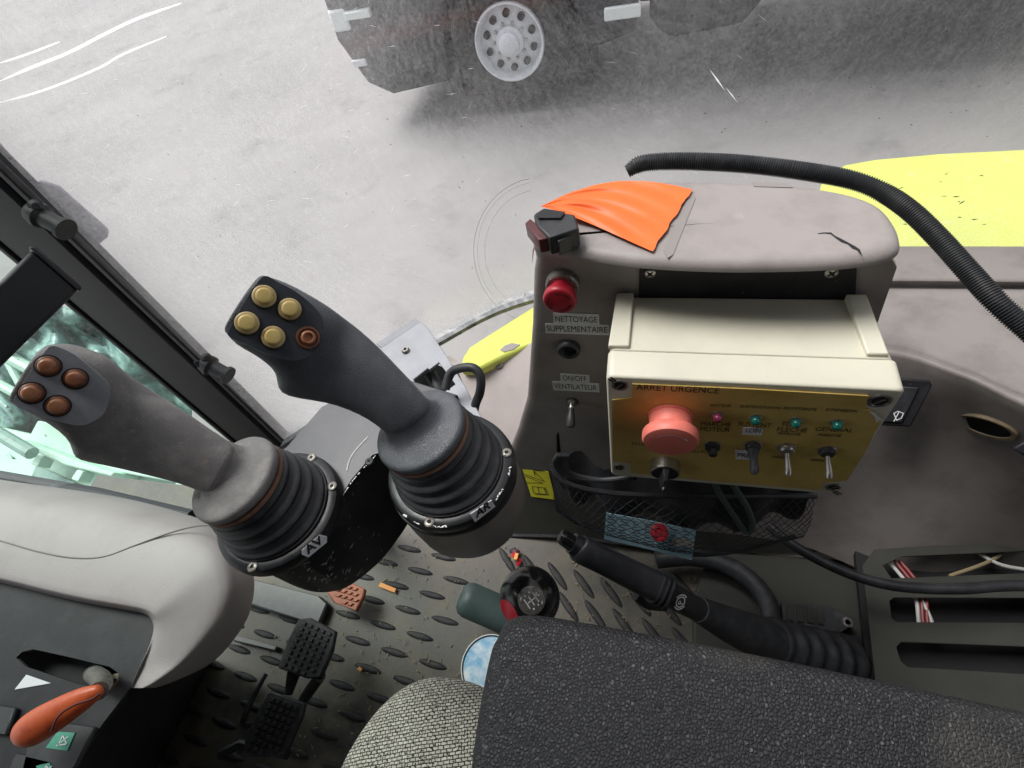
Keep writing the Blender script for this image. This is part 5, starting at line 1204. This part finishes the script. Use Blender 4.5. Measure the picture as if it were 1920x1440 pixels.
# ================================================================== LEFT CONSOLE
def left_console():
    t = thing('left_console', 'mauve grey side console cowl at the lower left with black switch panel', 'console', PZ(200, 1150, .3))
    S = [((-160, 1060), (-160, 868)), ((0, 1092), (0, 899)), ((80, 1112), (120, 916)), ((155, 1129), (233, 934)), ((230, 1142), (320, 956)), ((266, 1149), (392, 980)), ((282, 1158), (440, 1015)), ((288, 1172), (474, 1074)), ((286, 1192), (472, 1133)), ((276, 1220), (450, 1182)), ((262, 1250), (400, 1240)), ((249, 1280), (330, 1276)), ((246, 1290), (290, 1290))]
    rr = []
    for i, (a, b) in enumerate(S):
        f = min(1, max(0, (i-6)/4))
        def mx(s): return (a[0]+(b[0]-a[0])*s, a[1]+(b[1]-a[1])*s)
        zt = .545-.02*f
        prof = [(0, .515), (.0, .528), (.03, zt-.004), (.10, zt), (.45, zt+.003), (.78-.2*f, zt), (.9-.2*f, zt-.014), (.97-.1*f, zt-.04), (1, zt-.08), (.985, zt-.16), (.93, zt-.22)]
        rr.append([PZ(*mx(s), z) for s, z in prof])
    n = len(rr[0])
    rr2 = list(zip(*[smooth_pts([r[k] for r in rr], 4) for k in range(n)])); rr3 = [smooth_pts(list(r), 3) for r in rr2]
    MB().loft(rr3, False, False, False).build('cowl', 'cowl', t, 180)
    MB().tube(smooth_pts([PZ(*p, .5478) for p in [(-80, 996), (0, 1014), (70, 1034), (136, 1046), (194, 1044), (250, 1024), (310, 1002), (360, 988), (400, 984)]], 6), .0010, 8).build('seam', 'cup', t)
    tp = plz(.522)
    slot = [(30, 1233), (42, 1222), (62, 1217), (130, 1232), (205, 1250), (222, 1262), (222, 1278), (208, 1296), (150, 1284), (48, 1250)]
    slab('switch_panel', 'panel', [(-200, 1050), (0, 1088), (155, 1125), (270, 1146), (290, 1164), (286, 1192), (249, 1283), (190, 1360), (120, 1470), (-200, 1480)], tp, .004, t, holes=[slot])
    slab('slot_box', 'hole', [(10, 1200), (230, 1240), (240, 1300), (20, 1270)], plz(.49), .01, t)
    ew = MB().lathe(PZ(214, 1292, .516), (0, 0, 1), [(.014, 0), (.014, .004), (.009, .006), (.008, .002)], 28).build('worn_stop', 'brown', t)
    MB().tube(smooth_pts([PZ(172, 1262, .48), PZ(182, 1268, .53), PZ(192, 1280, .56), PZ(184, 1296, .575)], 5), .0085, 14).build('lever_stem', 'screw', t)
    # side skirt down to the floor
    mb = MB().loft([[PZ(288, 1192, .515), PZ(249, 1280, .515), PZ(190, 1362, .515), PZ(110, 1480, .515)], [PZ(330, 1240, .40), PZ(300, 1290, .40), PZ(240, 1380, .40), PZ(180, 1490, .40)], [PZ(398, 1235, 0), PZ(352, 1330, 0), PZ(300, 1430, 0), PZ(250, 1560, 0)]], False, False, False)
    mb.build('side_skirt', 'panel', t, 60)
    slab('white_triangle', 'white', [(28, 1293), (50, 1265), (96, 1281)], tp, .0005, t, down=False, off=.0003)
    # rocker switches
    for poly, rk in (([(60, 1400), (92, 1352), (188, 1364), (150, 1440), (110, 1470), (50, 1440)], [(88, 1402), (110, 1372), (143, 1374), (128, 1408)]), ([(-40, 1318), (40, 1328), (22, 1380), (-60, 1370)], None), ([(20, 1452), (40, 1412), (110, 1428), (90, 1480)], [(70, 1436), (96, 1430), (100, 1452), (80, 1462)])):
        s = slab('rocker_switch', 'black', poly, tp, .006, t, down=False, off=.0005, bevel=.002)
        if rk: 
            g_ = slab('green_window', 'aquad' if False else 'gw', rk, tp, .0015, s, down=False, off=.006)
            cx_, cy_ = sum(p[0] for p in rk)/4, sum(p[1] for p in rk)/4
            strokes('symbol', 'white', [[(cx_-8, cy_+8), (cx_, cy_-10), (cx_+8, cy_+6), (cx_-8, cy_+8)], [(cx_-12, cy_+10), (cx_+10, cy_-8)]], tp, 1.4, g_, off=.008)
    l = thing('orange_lever', 'orange plastic lever knob above the slot of the black switch panel', 'lever', PZ(120, 1330, .57))
    K = [((190, 1290), 8), ((184, 1296), 13), ((160, 1308), 21), ((135, 1322), 25), ((105, 1340), 29), ((75, 1358), 32), ((52, 1372), 30), ((38, 1382), 22), ((31, 1388), 8)]
    Ps = [PD(*k, .475) for k, r in K]; rings = []
    for i, p in enumerate(Ps):
        ax = (Ps[min(i+1, len(Ps)-1)]-Ps[max(i-1, 0)]).normalized(); e2 = (C0-p).normalized(); e2 = (e2-e2.dot(ax)*ax).normalized(); e1 = ax.cross(e2); r = K[i][1]*.475/960
        rings.append([p+e1*math.cos(a)*r+e2*math.sin(a)*r*.8 for a in [2*math.pi*k/24 for k in range(24)]])
    MB().loft(rings).build('knob', 'olever', l, 180, sub=1)
    sm = smooth_pts([PD(188, 1300, .463), PD(170, 1312, .4595), (PD(140, 1322, .4565)), PD(110, 1342, .4555), PD(96, 1372, .4625)], 6)
    MB().tube(sm, .0009, 8).build('seam', 'reddk', l)
MT['gw'] = mat('green_symbol_plate', (.05, .30, .20), .4, c2=(.08, .38, .27), ns=60)
left_console()
# ================================================================== SEAT
def seat():
    t = thing('seat_cushion', 'grey and black tweed seat cushion at the bottom of the photo', 'seat cushion', PZ(800, 1500, .36))
    out = [(590, 1640), (606, 1540), (628, 1450), (660, 1385), (705, 1325), (752, 1285), (800, 1267), (850, 1269), (900, 1285), (960, 1330), (1050, 1420), (1120, 1640), (850, 1760)]
    O = smooth_pts([PZ(*p, .40) for p in out], 5, True)
    MB().loft(pillow(O, .425, .30, .045, .012)).build('cushion', 'tweed', t, 180)
    a = thing('armrest', 'large black pebbled armrest pad filling the lower right corner', 'armrest', PZ(1300, 1400, .6))
    out = [(938, 1200), (950, 1176), (972, 1162), (1005, 1159), (1060, 1166), (1160, 1184), (1300, 1210), (1450, 1240), (1600, 1272), (1760, 1306), (1940, 1346), (2060, 1375), (2130, 1440), (2140, 1700), (1900, 1900), (1100, 1900), (880, 1800), (872, 1700), (880, 1560), (890, 1440), (905, 1330), (925, 1230)]
    O = smooth_pts([PZ(*p, .625) for p in out], 5, True)
    MB().loft(pillow(O, .645, .57, .013, 0, 8)).build('pad', 'pebble', a, 180)
seat()
